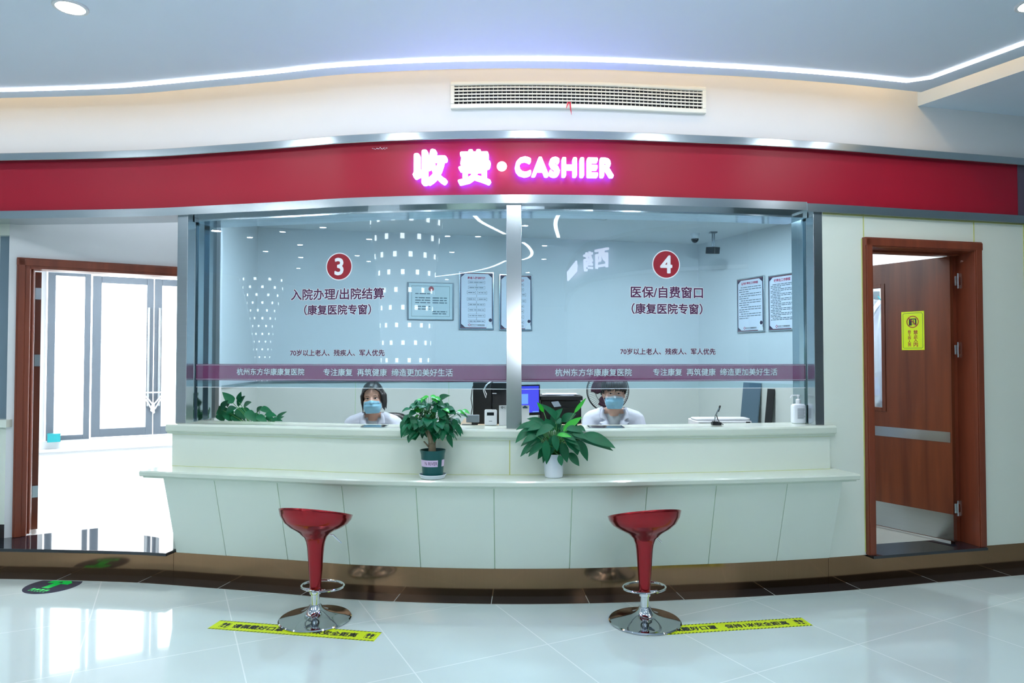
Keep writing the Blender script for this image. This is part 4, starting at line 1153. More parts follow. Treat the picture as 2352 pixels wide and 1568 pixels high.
mb.build('trunk', M['bark'], pl, smooth=2)
rr = random.Random(11); mb = MB(); mb2 = MB(); st_ = MB()
cen = Vector((c.x - .012, c.y, z0 + .356))
for k in range(230):
    a = rr.uniform(0, 2 * PI); u = rr.uniform(-.75, 1); rad = (1 - u * u * (.92 if u > 0 else .55)) ** .5
    f_ = rr.uniform(.45, 1.0)
    p = cen + Vector((math.cos(a) * .165 * rad * f_, math.sin(a) * .135 * rad * f_, u * .138 * (.6 + .4 * f_)))
    if u < -.2: p = p + Vector((0, 0, .02))
    out = Vector((math.cos(a), math.sin(a), 0))
    d = (out * rr.uniform(.35, .9) + Vector((0, 0, rr.uniform(-1.0, -.1) if u < .35 else rr.uniform(-.6, .35))) + Vector((rr.uniform(-.4, .4), rr.uniform(-.5, .1), 0)))
    upv = out * .6 + Vector((0, -.5, .7))
    leaf(mb2 if (k % 11 == 0 and u > .3) else mb, p, d, upv, rr.uniform(.046, .078), rr.uniform(.038, .054), rr.uniform(.5, 1.3), True, .22, 6, rr.uniform(-.5, .5))
    if k % 3 == 0: st_.tube([br[k % 5], (br[k % 5] + p) / 2 + Vector((0, 0, .02)), p], [.003, .002, .0015], 5)
for dx, dz, ddx in ((.185, .07, 1), (.205, .05, 1), (.22, .075, 1), (-.15, .02, -1), (-.03, .165, -.3), (.01, .16, .4), (.0, .175, .8), (-.015, .17, -.8), (.03, .165, .6)):
    p = cen + Vector((dx * .9, -.02, dz * .9)); leaf(mb2 if dz > .06 else mb, p, (ddx, -.3, -.2), (0, -.5, 1), .055, .034, .6, True, .2, 6)
    st_.tube([cen + Vector((dx * .4, 0, 0)), p], [.002, .001], 5)
for dx, dy, dz in ((.145, -.05, -.035), (.16, -.04, -.065), (-.16, -.04, -.07), (.11, -.06, -.13)):
    leaf(mb, cen + Vector((dx, dy, dz + .05)), (.45 if dx > 0 else -.25, -.1, -1), (0, -1, .3), .085, .036, .3, True, .2, 6)
clampf(mb); clampf(mb2); clampf(st_); mb.build('foliage', M['leaf'], pl, smooth=2); mb2.build('young_foliage', M['leafb'], pl, smooth=2); st_.build('twigs', M['stem'], pl, smooth=2)
# peace lily in the white pot
c = onZ(1272, 1094.5, .782); pl = plant_base('potted_lily', 'leafy lily in a white pot on the counter ledge', c)
mb = MB(); mb.lathe([(.054, 0), (.057, .003), (.0595, .03), (.0605, .142), (.0595, .146), (.056, .145), (.054, .12)], (c.x, c.y, z0), 40, capt=False); mb.build('pot', M['potwhite'], pl, smooth=True)
mb = MB(); mb.lathe([(.001, .126), (.055, .126)], (c.x, c.y, z0), 28, capb=False, capt=False); mb.build('soil', M['soil'], pl)
mb = MB(); mb2 = MB(); st_ = MB(); rr = random.Random(5)
root_ = Vector((c.x, c.y, z0 + .125)); SC_ = c.y / FPX
def lily(tx, ty, px_, py_, W_, droop=.9, dy=0, m=None, up=(0, -1.1, .8)):
    """leaf blade from its base pixel to its tip pixel, on a stalk from the pot"""
    b = onY(px_, py_, c.y + dy); t = onY(tx, ty, c.y + dy - .015)
    L_ = (t - b).length * 1.12; d = (t - b).normalized() + Z3 * droop * .45
    leaf(m or mb, b, d, up, L_ * 1.05, W_ * (1.12 if m is None else 1.1), droop, False, .18, 9)
    q = root_ + Vector((rr.uniform(-.025, .025), rr.uniform(-.025, .025), 0)); mid = (q + b) / 2 + Vector((0, 0, .025))
    st_.tube([q, mid, b], [.003, .0025, .002], 6)
for a in [(1191, 1015, 1222, 985, .05, .9, -.03), (1203, 975, 1245, 985, .05, .7, -.02), (1216, 962, 1252, 975, .038, .8, .03), (1215, 1040, 1243, 1012, .04, .9, -.05), (1220, 1046, 1250, 1018, .045, .8, -.07),
          (1236, 1002, 1272, 980, .055, 1.0, -.09), (1246, 970, 1268, 985, .05, .6, -.06), (1255, 1055, 1254, 1010, .045, .5, -.09), (1278, 1030, 1272, 998, .042, .6, -.1), (1317, 1033, 1300, 1005, .05, .7, -.08),
          (1325, 1040, 1318, 1010, .05, .6, -.06), (1345, 1052, 1328, 1010, .05, .7, -.02), (1326, 1066, 1305, 1040, .05, .5, -.03), (1289, 1066, 1284, 1045, .034, .4, -.09), (1402, 1026, 1335, 1000, .075, .55, -.02),
          (1396, 1032, 1325, 1005, .06, .55, .0), (1307, 1002, 1278, 1000, .035, .9, -.11), (1342, 990, 1325, 980, .032, .9, .04), (1288, 942, 1265, 968, .045, .3, .03), (1318, 952, 1290, 968, .055, .5, .04),
          (1246, 930, 1290, 975, .04, .9, .02), (1325, 965, 1300, 990, .06, .4, -.02), (1255, 965, 1270, 990, .06, .6, .0), (1230, 1010, 1255, 990, .05, .8, .02), (1305, 1000, 1285, 985, .055, .6, .05),
          (1240, 1050, 1262, 1018, .045, .6, -.02), (1300, 1055, 1290, 1015, .05, .6, -.06), (1212, 1000, 1240, 990, .05, .8, .05), (1330, 1020, 1300, 995, .05, .7, .05), (1282, 990, 1275, 965, .05, .6, .05), (1268, 1035, 1268, 1000, .05, .5, -.04)]:
    lily(*a)
for k in range(34):
    a = rr.uniform(0, 2 * PI); r_ = rr.uniform(15, 52); bx_ = 1270 + r_ * math.cos(a); by_ = 993 + r_ * .62 * math.sin(a); l_ = rr.uniform(24, 40)
    lily(bx_ + l_ * math.cos(a) * 1.1, by_ + l_ * (.25 + .75 * max(0, math.sin(a))), bx_, by_, rr.uniform(.034, .046), rr.uniform(.5, 1.1), rr.uniform(-.1, .05))
for a in [(1330, 962, 1293, 990, .045, .2, -.05), (1236, 927, 1249, 946, .026, .05, .0), (1342, 919, 1319, 948, .024, .0, .0), (1308, 1003, 1280, 999, .03, .6, -.115), (1222, 990, 1208, 985, .03, .5, .02)]:
    lily(*a, m=mb2)
clampf(mb); clampf(mb2); clampf(st_); mb.build('foliage', M['leaf'], pl, smooth=2); mb2.build('young_foliage', M['leafb'], pl, smooth=2); st_.build('stalks', M['stem'], pl, smooth=2)
# trailing plant on the inner desk
c = Vector((-1.92, F(-1.92) + .45, .80)); pl = plant_base('potted_vine', 'trailing green vine behind the counter at the left', c)
mb = MB(); mb.lathe([(.06, 0), (.065, .003), (.078, .13), (.08, .14), (.075, .14), (.07, .12)], c, 28, capt=False); mb.build('pot', M['potwhite'], pl, smooth=True)
mb = MB(); mb.lathe([(.001, .12), (.07, .12)], c, 24, capb=False, capt=False); mb.build('soil', M['soil'], pl)
mb = MB(); st_ = MB(); rr = random.Random(9)
for a in [(515, 904, 535, 925, .07), (560, 912, 545, 930, .07), (553, 903, 548, 922, .055), (575, 925, 560, 932, .06), (522, 922, 508, 940, .075), (505, 935, 515, 950, .08), (500, 950, 515, 940, .075), (540, 938, 520, 945, .08), (530, 965, 520, 942, .085),
          (560, 960, 545, 938, .08), (585, 965, 565, 945, .075), (600, 935, 590, 945, .05), (623, 948, 598, 936, .055), (632, 955, 610, 950, .05), (655, 947, 635, 960, .04), (650, 958, 635, 965, .035), (645, 966, 625, 962, .04), (610, 968, 590, 955, .06), (548, 968, 540, 950, .085), (575, 950, 555, 940, .06), (512, 965, 505, 948, .08),
          (530, 915, 520, 932, .06), (595, 968, 580, 950, .06), (628, 968, 612, 956, .05)]:
    dy = rr.uniform(-.06, .08); b = onY(a[2], a[3], c.y + dy); t = onY(a[0], a[1], c.y + dy - .02)
    leaf(mb, b, (t - b) + Z3 * .01, (0, -.8, .8), (t - b).length * 1.2, a[4], .3, True, .15, 7)
    st_.tube([c + Vector((0, 0, .12)), (c + b) / 2 + Vector((0, 0, .1)), b], .0025, 5)
mb.build('foliage', M['leaf'], pl, smooth=2); st_.build('stalks', M['stem'], pl, smooth=2)

# ================================================================== THINGS ON THE COUNTER
CT = 1.075
c = onZ(1834, 972, CT)
sb = thing('sanitizer_bottle', 'white pump bottle of hand sanitizer at the right end of the counter', 'bottle', c)
s = c.y / FPX
mb = MB()
for (w_, d_, z) in ((0, 0, 0),): pass
secs = [(.040, .024, .0), (.046, .029, .006), (.047, .030, .012), (.047, .030, .118), (.044, .028, .128), (.034, .022, .135), (.016, .016, .137)]
n_ = 32; vs = []; fs = []
for a_, b_, z in secs:
    for k in range(n_):
        t = 2 * PI * k / n_; cx_, sx_ = math.cos(t), math.sin(t); e_ = .45
        vs.append(c + Vector((a_ * math.copysign(abs(cx_) ** e_, cx_), b_ * math.copysign(abs(sx_) ** e_, sx_), z)))
for i in range(len(secs) - 1):
    for k in range(n_): fs.append((i * n_ + k, i * n_ + (k + 1) % n_, (i + 1) * n_ + (k + 1) % n_, (i + 1) * n_ + k))
fs += [tuple(range(n_)), tuple(range((len(secs) - 1) * n_, len(secs) * n_))]
mb.add(vs, fs); mb.build('bottle_body', M['bottle'], sb, smooth=True)
mb = MB(); mb.lathe([(.0165, .1375), (.0165, .165), (.012, .169), (.006, .170), (.0055, .186), (.011, .187), (.0125, .192), (.011, .2)], c, 20)
mb.tube([c + Vector((-.0, 0, .195)), c + Vector((-.045, -.002, .195)), c + Vector((-.056, -.004, .178))], [.0065, .005, .0045], 8); mb.build('pump', M['wplastic'], sb, smooth=True)
mb = MB(); rr = random.Random(2)
for k in range(14):
    z = .036 + k * .0052; x0 = -.018; x1 = .036 - rr.uniform(0, .012)
    mb.add([c + Vector((x0, -.0306, z)), c + Vector((x1, -.0306, z)), c + Vector((x1, -.0306, z + .0022)), c + Vector((x0, -.0306, z + .0022))], [(0, 1, 2, 3)])
mb.build('label_print', M['grey'], sb)
# gooseneck microphone
c = onZ(1645, 976, CT)
mc = thing('microphone', 'small black gooseneck microphone standing on the counter', 'microphone', c)
mb = MB(); mb.rbox(c + Vector((0, 0, .011)), (.06, .05, .02), .006); mb.rbox(c + Vector((-.006, 0, .0235)), (.036, .034, .006), .004); mb.build('base', M['blackg'], mc)
tp = onY(1653, 934, c.y)
mb = MB(); mb.tube([c + Vector((-.012, 0, .026)), c + Vector((-.004, 0, .06)), c + Vector((.008, 0, .09)), tp], [.003, .0055, .0045, .004], 10); mb.build('gooseneck', M['chrome'], mc, smooth=True)
mb = MB(); mb.caps(tp + Vector((-.008, .004, -.03)), tp + Vector((.002, 0, .004)), .005, .0065, 10); mb.build('capsule', M['black'], mc, smooth=True)
mb = MB(); mb.tube([c + Vector((.004, .004, .07)), c + Vector((.012, .006, .04)), c + Vector((.028, .006, .012)), c + Vector((.05, 0, .004))], .003, 6); mb.build('cable', M['black'], mc, smooth=True)
# small white terminal
c = onZ(1127, 977, CT)
tm = thing('card_terminal', 'small white card terminal with a dark display left of the middle post', 'terminal', c)
R = Matrix.Rotation(math.radians(-8), 3, 'X') @ Matrix.Rotation(PI / 2, 3, 'X')
mb = MB(); mb.rbox(c + Vector((0, .012, .054)), (.084, .106, .022), .009, R); mb.build('body', M['wplastic'], tm, smooth=True, bevel=.002)
Nn = R @ Vector((0, 0, 1)); Uu = R @ Vector((0, 1, 0)); o_ = c + Vector((0, .012, .054)) + Nn * .0115
mb = MB(); mb.add([o_ + Vector((x, 0, 0)) + Uu * y for x, y in ((-.026, .012), (.022, .012), (.022, .033), (-.026, .033))], [(0, 1, 2, 3)]); mb.build('display', M['blackg'], tm)
mb = MB(); mb.add([o_ + Vector((x, 0, 0)) + Uu * y for x, y in ((-.012, -.028), (.010, -.028), (.010, -.024), (-.012, -.024))], [(0, 1, 2, 3)]); mb.build('small_print', M['grey'], tm)
# grey scanner on a foot
c = onZ(1086, 975, CT)
gs = thing('desk_scanner', 'small grey rounded scanner on a foot behind the counter plants', 'scanner', c)
mb = MB(); mb.rbox(c + Vector((0, 0, .042)), (.05, .09, .05), .012, Matrix.Rotation(PI / 2, 3, 'Z')); mb.build('body', M['grey'], gs, smooth=True, bevel=.003)
mb = MB(); mb.tube([c + Vector((0, 0, .003)), c + Vector((0, 0, .02))], .008, 10); mb.rbox(c + Vector((-.02, 0, .002)), (.11, .05, .004), .01); mb.build('foot', M['blackg'], gs)
# white board behind the middle post
xa = onZ(1146, 977, CT); xb_ = onZ(1215.5, 977, CT); w_ = xb_.x - xa.x; c = Vector(((xa.x + xb_.x) / 2, xa.y + .01, CT))
bd_ = thing('notice_stand', 'white notice board standing behind the middle steel post', 'notice', c)
mb = MB(); mb.rbox(c + Vector((0, 0, .068)), (w_, .135, .006), .004, Matrix.Rotation(PI / 2, 3, 'X')); mb.box(c + Vector((0, .03, .0015)), (w_, .06, .003)); mb.build('board', M['wplastic'], bd_)
mb = MB(); q = c + Vector((w_ / 2 - .028, -.004, .122))
for dx, dz, r_ in ((-.01, 0, .006), (0, .003, .009), (.011, 0, .006)): disc(mb, q + Vector((dx, -.0005 * dx, dz)), r_, (1, 0, 0), Z3, 16)
mb.add([q + Vector((-.016, -.0008, -.006)), q + Vector((.017, -.0008, -.006)), q + Vector((.017, -.0008, 0)), q + Vector((-.016, -.0008, 0))], [(0, 1, 2, 3)])
mb.build('cloud_logo', M['bodyink'], bd_)
mb = MB(); q = c + Vector((-w_ / 2 + .022, -.004, .122)); disc(mb, q, .008, (1, 0, 0), Z3, 20, 0, .005); disc(mb, q + Vector((0, 0, -.001)), .0028, (1, 0, 0), Z3, 12)
text(mb, 'C', q + Vector((.018, -.0005, 0)), (1, 0, 0), Z3, height=.012); mb.build('emblem', M['ink'], bd_)
# cash trays
for xl, xr, yb_, yt_, lab in ((1354, 1437, 983, 976.5, 'shallow steel cash tray in the counter before window 4'), (826, 884, 981.5, 975.5, 'shallow steel cash tray in the counter before window 3')):
    a = onZ(xl, yb_, CT); b = onZ(xr, yb_, CT); f_ = onZ(xr, yt_, CT); u = (b - a).normalized(); dpt = min(.16, abs(f_.y - b.y))
    mid = (a + b) / 2 + Vector((-u.y, u.x, 0)) * dpt / 2
    Rm = Matrix.Rotation(math.atan2(u.y, u.x), 3, 'Z')
    mb = MB(); Lx = (b - a).length
    mb.rbox(mid + Vector((0, 0, .0015)), (Lx, dpt, .002), .03, Rm)
    for sx in (-1, 1): mb.box(mid + Rm @ Vector((sx * Lx * .47, 0, .004)), (.006, dpt * .8, .004), Rm)
    tag(mb.build('cash_tray', M['steeld'], bevel=.001), lab, 'tray', 'cash trays in the counter top')

# ================================================================== INSIDE THE BOOTH
BD = 1.0
bt = thing('back_desk', 'beige desk behind the middle post carrying the machines', 'desk', (.08, 5.72, .18))
mb = MB(); mb.bx(-.42, .575, 5.42, 6.05, BD - .03, BD); mb.build('desktop', M['deskwood'], bt, bevel=.003)
for X in (-.40, .555):
    mb = MB(); mb.bx(X - .015, X + .015, 5.46, 6.02, .18, BD - .03); mb.build('side_panel', M['deskwood'], bt)
pc = thing('computer_tower', 'black computer tower on the back desk left of the middle post', 'computer', (-.155, 5.7, BD))
mb = MB(); mb.bx(-.315, -.165, 5.52, 5.92, BD, 1.335); mb.build('case', M['black'], pc, bevel=.005)
mb = MB(); mb.bx(-.160, -.03, 5.52, 5.92, BD, 1.33); mb.build('front_box', M['blackg'], pc, bevel=.005)
mb = MB(); mb.bx(-.158, -.125, 5.5185, 5.5198, 1.243, 1.249); mb.build('badge', M['wplastic'], pc)
mb = MB(); q = onY(1126, 876, 5.45)
mb.tube([q + Vector((0, .03, .0)), q + Vector((-.035, 0, -.03)), q + Vector((-.055, 0, -.07)), q + Vector((-.035, -.0, -.13)), q + Vector((-.03, 0, -.10)), q + Vector((-.048, 0, -.06)), q + Vector((-.02, .01, -.02)), q + Vector((.01, .03, .0))], .0035, 6)
tag(mb.build('cable', M['wplastic'], smooth=True), 'looped white cable hanging before the black computer tower', 'cable')
mb = MB(); q = onY(1087, 895, 5.52)
mb.tube([Vector((-.32, 5.6, 1.3)), q + Vector((-.01, 0, 0)), onY(1082, 915, 5.5), onY(1085, 935, 5.5), onY(1082, 952, 5.5), onY(1080, 962, 5.5)], .0035, 6)
tag(mb.build('cable', M['black'], smooth=True), 'thin black cable running down beside the computer tower', 'cable')
Rm = Matrix.Rotation(math.radians(28), 3, 'Z'); mo = Vector((.095, 5.50, BD))
mn = thing('monitor', 'computer monitor with a lit blue screen right of the middle post', 'monitor', mo)
mc_ = Vector((.095, 5.47, 1.195))
mb = MB(); mb.rbox(mc_, (.28, .245, .03), .006, Rm @ Matrix.Rotation(PI / 2, 3, 'X')); mb.build('bezel', M['blackg'], mn)
mb = MB(); f_ = lambda x, z, k=.0158: mc_ + Rm @ Vector((x, -k, z))
mb.add([f_(-.13, -.10), f_(.13, -.10), f_(.13, .112), f_(-.13, .112)], [(0, 1, 2, 3)]); mb.build('screen', M['screen'], mn)
mb = MB(); mb.add([f_(-.12, -.03, .0165), f_(.03, -.03, .0165), f_(.03, .05, .0165), f_(-.12, .05, .0165)], [(0, 1, 2, 3)]); mb.build('screen_window', M['screenw'], mn)
mb = MB(); mb.add([f_(.07, -.098, .0165), f_(.128, -.098, .0165), f_(.128, -.09, .0165), f_(.07, -.09, .0165)], [(0, 1, 2, 3)]); mb.build('screen_bar', M['screenw'], mn)
mb = MB(); mb.box(mc_ + Vector((0, .03, -.13)), (.04, .02, .1)); mb.rbox(mo + Vector((.03, .0, .006)), (.14, .11, .012), .03, Rm); mb.build('stand', M['black'], mn)
pr_ = thing('printer', 'black multifunction printer on the back desk beside the monitor', 'printer', (.42, 5.72, BD))
mb = MB(); mb.rbox((.395, 5.74, 1.08), (.34, .36, .16), .02); mb.rbox((.395, 5.74, 1.17), (.33, .36, .03), .02); mb.build('body', M['black'], pr_, bevel=.004)
mb = MB(); mb.rbox((.40, 5.73, 1.205), (.35, .38, .035), .015); mb.build('scanner_lid', M['black'], pr_, bevel=.006)
mb = MB(); q = [onY(1266, 923, 5.53), onY(1282, 921, 5.53), onY(1289, 933, 5.51), onY(1273, 935, 5.51)]; mb.poly(q, .004, (0, -1, .3)); mb.build('control_panel', M['grey'], pr_)
mb = MB(); mb.bx(.30, .52, 5.54, 5.56, 1.125, 1.13); mb.bx(.28, .55, 5.5, 5.56, 1.012, 1.022); mb.build('output_tray', M['blackg'], pr_)
mb = MB(); rr = random.Random(4)
for k in range(5): mb.rbox((.40 + rr.uniform(-.02, .02), 5.74, 1.2235 + .0022 * k), (.26, .2, .002), .003, Matrix.Rotation(rr.uniform(-.15, .15), 3, 'Z'))
tag(mb.build('paper', M['paper']), 'loose white papers lying on the black printer lid', 'papers')
# pedestal fan
fc = onY(1396, 897, 6.25); fr_ = .192
fn_ = thing('pedestal_fan', 'black pedestal fan with plum blades behind the right cashier', 'fan', (fc.x, fc.y, .18))
mb = MB(); mb.lathe([(.18, 0), (.185, .006), (.17, .02), (.04, .035), (.02, .05)], (fc.x, fc.y + .05, .18), 32); mb.build('base', M['black'], fn_, smooth=True)
mb = MB(); mb.tube([(fc.x, fc.y + .05, .22), (fc.x, fc.y + .05, fc.z - .06)], .014, 12); mb.box((fc.x, fc.y + .05, fc.z - .08), (.07, .05, .2)); mb.build('pole', M['black'], fn_, smooth=True)
mb = MB(); mb.lathe([(.03, -.0), (.06, .02), (.065, .09), (.03, .12)], (0, 0, 0), 24)
Rx = Matrix.Rotation(-PI / 2, 3, 'X'); mb.v = [fc + Rx @ v + Vector((0, .02, 0)) for v in mb.v]; mb.build('motor', M['black'], fn_, smooth=True)
mb = MB()
for k in range(3):
    a0 = 2 * PI * k / 3 + 2.6
    def bl(u, v):
        r = .026 + .128 * v; a = a0 + (u - .5) * (.5 + 1.25 * math.sin(PI * min(.8, v * .8 + .12)))
        return fc + Vector((r * math.cos(a), -.005 + .03 * (u - .5), r * math.sin(a)))
    mb.grid(bl, 8, 6)
mb.build('blades', M['fanblade'], fn_, smooth=2, solid=.002)
mb = MB()
for R_, yy in ((fr_, -.0), (fr_ * .97, -.03), (fr_ * .62, -.05), (.045, -.055), (fr_ * .97, .03)):
    mb.ring(fc + Vector((0, yy, 0)), R_, R_, .004 if R_ == fr_ else .0022, 56, 6, Rx)
for k in range(64):
    a = 2 * PI * k / 64; d = Vector((math.cos(a), 0, math.sin(a))); d2 = Vector((math.cos(a + .3), 0, math.sin(a + .3)))
    mb.tube([fc + d * .045 + Vector((0, -.055, 0)), fc + d2 * fr_ * .62 + Vector((0, -.05, 0)), fc + d2 * fr_ * .97 + Vector((0, -.03, 0)), fc + d2 * fr_], .0012, 4, False)
mb.build('guard', M['black'], fn_)
# office chairs
def chair(x, y, lab, group):
    o = thing('office_chair', lab, 'chair', (x, y, .18), 0, group)
    mb = MB(); mb.rbox((x, y, .415), (.46, .44, .06), .08); mb.build('seat', M['black'], o, bevel=.015, smooth=True)
    mb = MB(); mb.grid(lambda u, v: Vector((x + (u - .5) * .46 * (1 - .12 * v ** 3), y + .24 - .05 * math.cos((u - .5) * 2.6) + .05 * v + .06 * abs(u - .5), .62 + .46 * v - .03 * abs(2 * u - 1) ** 6 * v)), 16, 10); mb.build('backrest', M['black'], o, smooth=2, solid=.035)
    mb = MB(); mb.tube([(x, y + .18, .40), (x, y + .27, .46), (x, y + .27, .72)], .018, 8); mb.build('back_bracket', M['black'], o)
    mb = MB(); mb.tube([(x, y, .24), (x, y, .39)], .025, 12); mb.build('gas_column', M['grey'], o)
    mb = MB()
    for k in range(5):
        a = 2 * PI * k / 5 + .3; mb.tube([(x, y, .26), (x + .26 * math.cos(a), y + .26 * math.sin(a), .232)], [.022, .014], 8); mb.ell((x + .26 * math.cos(a), y + .26 * math.sin(a), .206), (.02, .02, .025), 10, 6)
    mb.build('star_base', M['black'], o, smooth=True)
    return o
# dot printer and leaning sheets
c = onY(1652, 965, 5.02)
dp_ = thing('receipt_printer', 'wide white desk printer behind the counter near the microphone', 'printer', (c.x, 5.02, .80))
mb = MB(); mb.rbox((c.x, 5.02, .94), (.40, .27, .28), .03); mb.rbox((c.x, 5.0, 1.088), (.40, .16, .016), .03); mb.build('body', M['wplastic'], dp_, bevel=.006, smooth=True)
mb = MB(); mb.bx(c.x + .15, c.x + .18, 4.883, 4.886, 1.055, 1.078); mb.build('button_panel', M['ink'], dp_)
WN = Vector(((C_ - B).y, -(C_ - B).x, 0)).normalized(); WT = (C_ - B).normalized()
if WN.y > 0: WN = -WN
M['sheetm'] = pm('blue_grey_sheet_steel', rgb(104, 128, 146), .3, .7)
def sheet(xt, xb, y_top, w_, k, mat, name, label, th):
    pt = onP(xt, y_top, B + WN * k, WN); base = pt + WN * .13 + WT * 0; base.z = .1812
    up = (pt - base).normalized(); nrm = WT.cross(up).normalized()
    mb = MB(); L_ = (pt - base).length
    cnt = [base - WT * w_ / 2, base + WT * w_ / 2, pt + WT * w_ / 2, pt - WT * w_ / 2]
    mb.poly(cnt, th, nrm if nrm.dot(WN) > 0 else -nrm)
    return tag(mb.build(name, mat, bevel=.001), label, 'metal sheet', 'metal sheets leaning on the booth wall')
sheet(1729, 1721, 879, .24, .02, M['sheetm'], 'metal_sheet', 'tall bright steel sheet leaning against the booth wall at the right', .012)
sheet(1772, 1766, 893, .09, .02, M['black'], 'metal_sheet', 'narrow dark sheet leaning behind the bright steel sheet', .008)
# cameras on the booth ceiling
c = onZ(1596, 536, 2.8)
dc = thing('dome_camera', 'white dome camera with dark eye under the booth ceiling', 'camera', (c.x, c.y, 2.69))
mb = MB(); mb.lathe([(.048, 2.80), (.05, 2.795), (.045, 2.75), (.042, 2.745)], (c.x, c.y, 0), 28); mb.build('housing', M['wplastic'], dc, smooth=True)
mb = MB(); mb.ell((c.x, c.y, 2.745), (.038, .038, .042)); mb.build('dome', M['blackg'], dc, smooth=2)
c = onZ(1638, 533, 2.8)
bc = thing('bullet_camera', 'dark bullet camera hanging from the booth ceiling on a bracket', 'camera', (c.x, c.y, 2.58))
mb = MB(); mb.bx(c.x - .035, c.x + .035, c.y - .03, c.y + .03, 2.79, 2.80); mb.tube([(c.x - .008, c.y, 2.79), (c.x - .008, c.y, 2.66)], .006, 8); mb.tube([(c.x + .01, c.y, 2.79), (c.x + .01, c.y, 2.66)], .006, 8); mb.build('bracket', M['grey'], bc)
mb = MB(); q = onY(1637, 575, c.y); Rm = Matrix.Rotation(math.radians(20), 3, 'Z') @ Matrix.Rotation(math.radians(8), 3, 'X')
mb.rbox(q, (.072, .15, .066), .014, Rm); mb.build('body', M['black'], bc, bevel=.004)

# ================================================================== POSTERS
def poster(name, cat, label, P, n, x0, x1, yt_, yb_, kind, group):
    u = Vector((-n.y, n.x, 0))
    if u.x < 0: u = -u
    a = onP(x0, (yt_ + yb_) / 2, P, n); b = onP(x1, (yt_ + yb_) / 2, P, n); m_ = onP((x0 + x1) / 2, yt_, P, n); k_ = onP((x0 + x1) / 2, yb_, P, n)
    w_ = (b - a).length; h_ = m_.z - k_.z; c = (a + b) / 2; c.z = (m_.z + k_.z) / 2
    o = thing(name, label, cat, c + Vector((0, 0, -h_ / 2)), 0, group)
    X = lambda x, y, k: c + u * (x * w_ / 2) + Z3 * (y * h_ / 2) + n * k
    def rect(mb, x0, x1, y0, y1, k, mi=0): mb.add([X(x0, y0, k), X(x1, y0, k), X(x1, y1, k), X(x0, y1, k)], [(0, 1, 2, 3)], mi)
    mb = MB(); mb.poly([X(-1, -1, .001), X(1, -1, .001), X(1, 1, .001), X(-1, 1, .001)], .014, n); mb.build('frame', M['steel'] if kind != 'cert' else M['grey'], o, bevel=.003)
    mb = MB(); rect(mb, -.93, .93, -.955, .955, .0156); mb.build('sheet', M['paper'] if kind != 'cert' else M['certpaper'], o)
    K = .0164
    rr = random.Random(len(label))
    def ln(mb, x0, x1, y, t, mi=0):
        x = x0
        while x < x1 - .01:
            s_ = min(rr.uniform(.1, .3), x1 - x); rect(mb, x, x + s_, y - t, y + t, K, mi); x += s_ + .035
    if kind == 'cert':
        mb = MB()
        for a_ in ((-.82, .82, .80, .815), (-.82, .82, -.815, -.80), (-.82, -.81, -.8, .8), (.81, .82, -.8, .8)): rect(mb, *a_, K)
        for y in (.4, .18, .05, -.08, -.28, -.42): ln(mb, -.66, -.02, y, .022)
        for y in (.18, .05, -.08, -.55, -.66): ln(mb, .08, .7, y, .022)
        mb.build('print', M['bodyink'], o)
        mb = MB(); disc(mb, X(.02, .66, K), .035 * w_ * 1.6, u, Z3, 20, ry=.055 * w_); mb.build('emblem', M['redink'], o)
        return o
    mb = MB()
    for a_ in ((-.93, .93, .925, .955), (-.93, .93, -.955, -.925)): rect(mb, *a_, K, 1)
    for a_ in ((-.93, -.885, -.93, .93), (.885, .93, -.93, .93)): rect(mb, *a_, K, 0)
    for sx in (-1, 1):
        for sy in (-1, 1):
            if sx == 1 and sy == -1: continue
            mb.add([X(sx * .88, sy * .92, K + .0003), X(sx * .88, sy * .80, K + .0003), X(sx * .66, sy * .92, K + .0003)], [(0, 1, 2)], 0)
    mb.build('border', [M['navy'], M['maroon']], o)
    mb = MB()
    if kind == 'flow':
        def bxo(x0, x1, y0, y1):
            for a_ in ((x0, x1, y0, y0 + .006), (x0, x1, y1 - .006, y1), (x0, x0 + .012, y0, y1), (x1 - .012, x1, y0, y1)): rect(mb, *a_, K)
            ln(mb, x0 + .06, x1 - .06, (y0 + y1) / 2, .010)
        ys = [(.58, .68, 1), (.40, .50, 1), (.22, .33, 2), (.0, .10, 2), (-.18, -.09, 1), (-.38, -.26, 1), (-.58, -.46, 1), (-.76, -.66, 1)]
        for y0, y1, k in ys:
            if k == 1: bxo(-.48, .48, y0, y1)
            else: bxo(-.55, -.05, y0, y1); bxo(.05, .6, y0, y1)
        for i in range(len(ys) - 1): rect(mb, -.008, .008, ys[i + 1][1], ys[i][0], K)
    else:
        nl = 15 if kind == 'rules' else 23
        for i in range(nl):
            y = .66 - i * (1.22 if kind == 'rules' else 1.32) / nl; x1 = .78 if i % 3 else .35
            ln(mb, -.68 if i % 3 == 0 else -.8, .78 if i % 3 == 0 else (.8 if i % 3 == 1 else -.1), y, .011)
    rect(mb, -.35, .45, -.90, -.893, K)
    mb.build('body_print', M['bodyink'], o)
    ttl = {'flow': '患者入院流程图', 'rules': '挂号收费处工作制度', 'rules2': '收费处工作制度', 'flow2': '患者出院流程图'}[kind] if kind != 'flow2' else None
    mb = MB()
    if kind in ('rules', 'rules2'): text(mb, ttl, X(-.02, .80, K), u, Z3, width=w_ * (.60 if kind == 'rules' else .55), bold=.03)
    elif kind == 'flow': text(mb, ttl, X(-.02, .78, K), u, Z3, width=w_ * .5, bold=.03)
    if mb.v: mb.build('title', M['titleink'], o)
    mb = MB(); text(mb, '杭州东方华康康复医院', X(.06, -.84, K), u, Z3, width=w_ * .4, bold=.01); mb.build('footer', M['ink'], o)
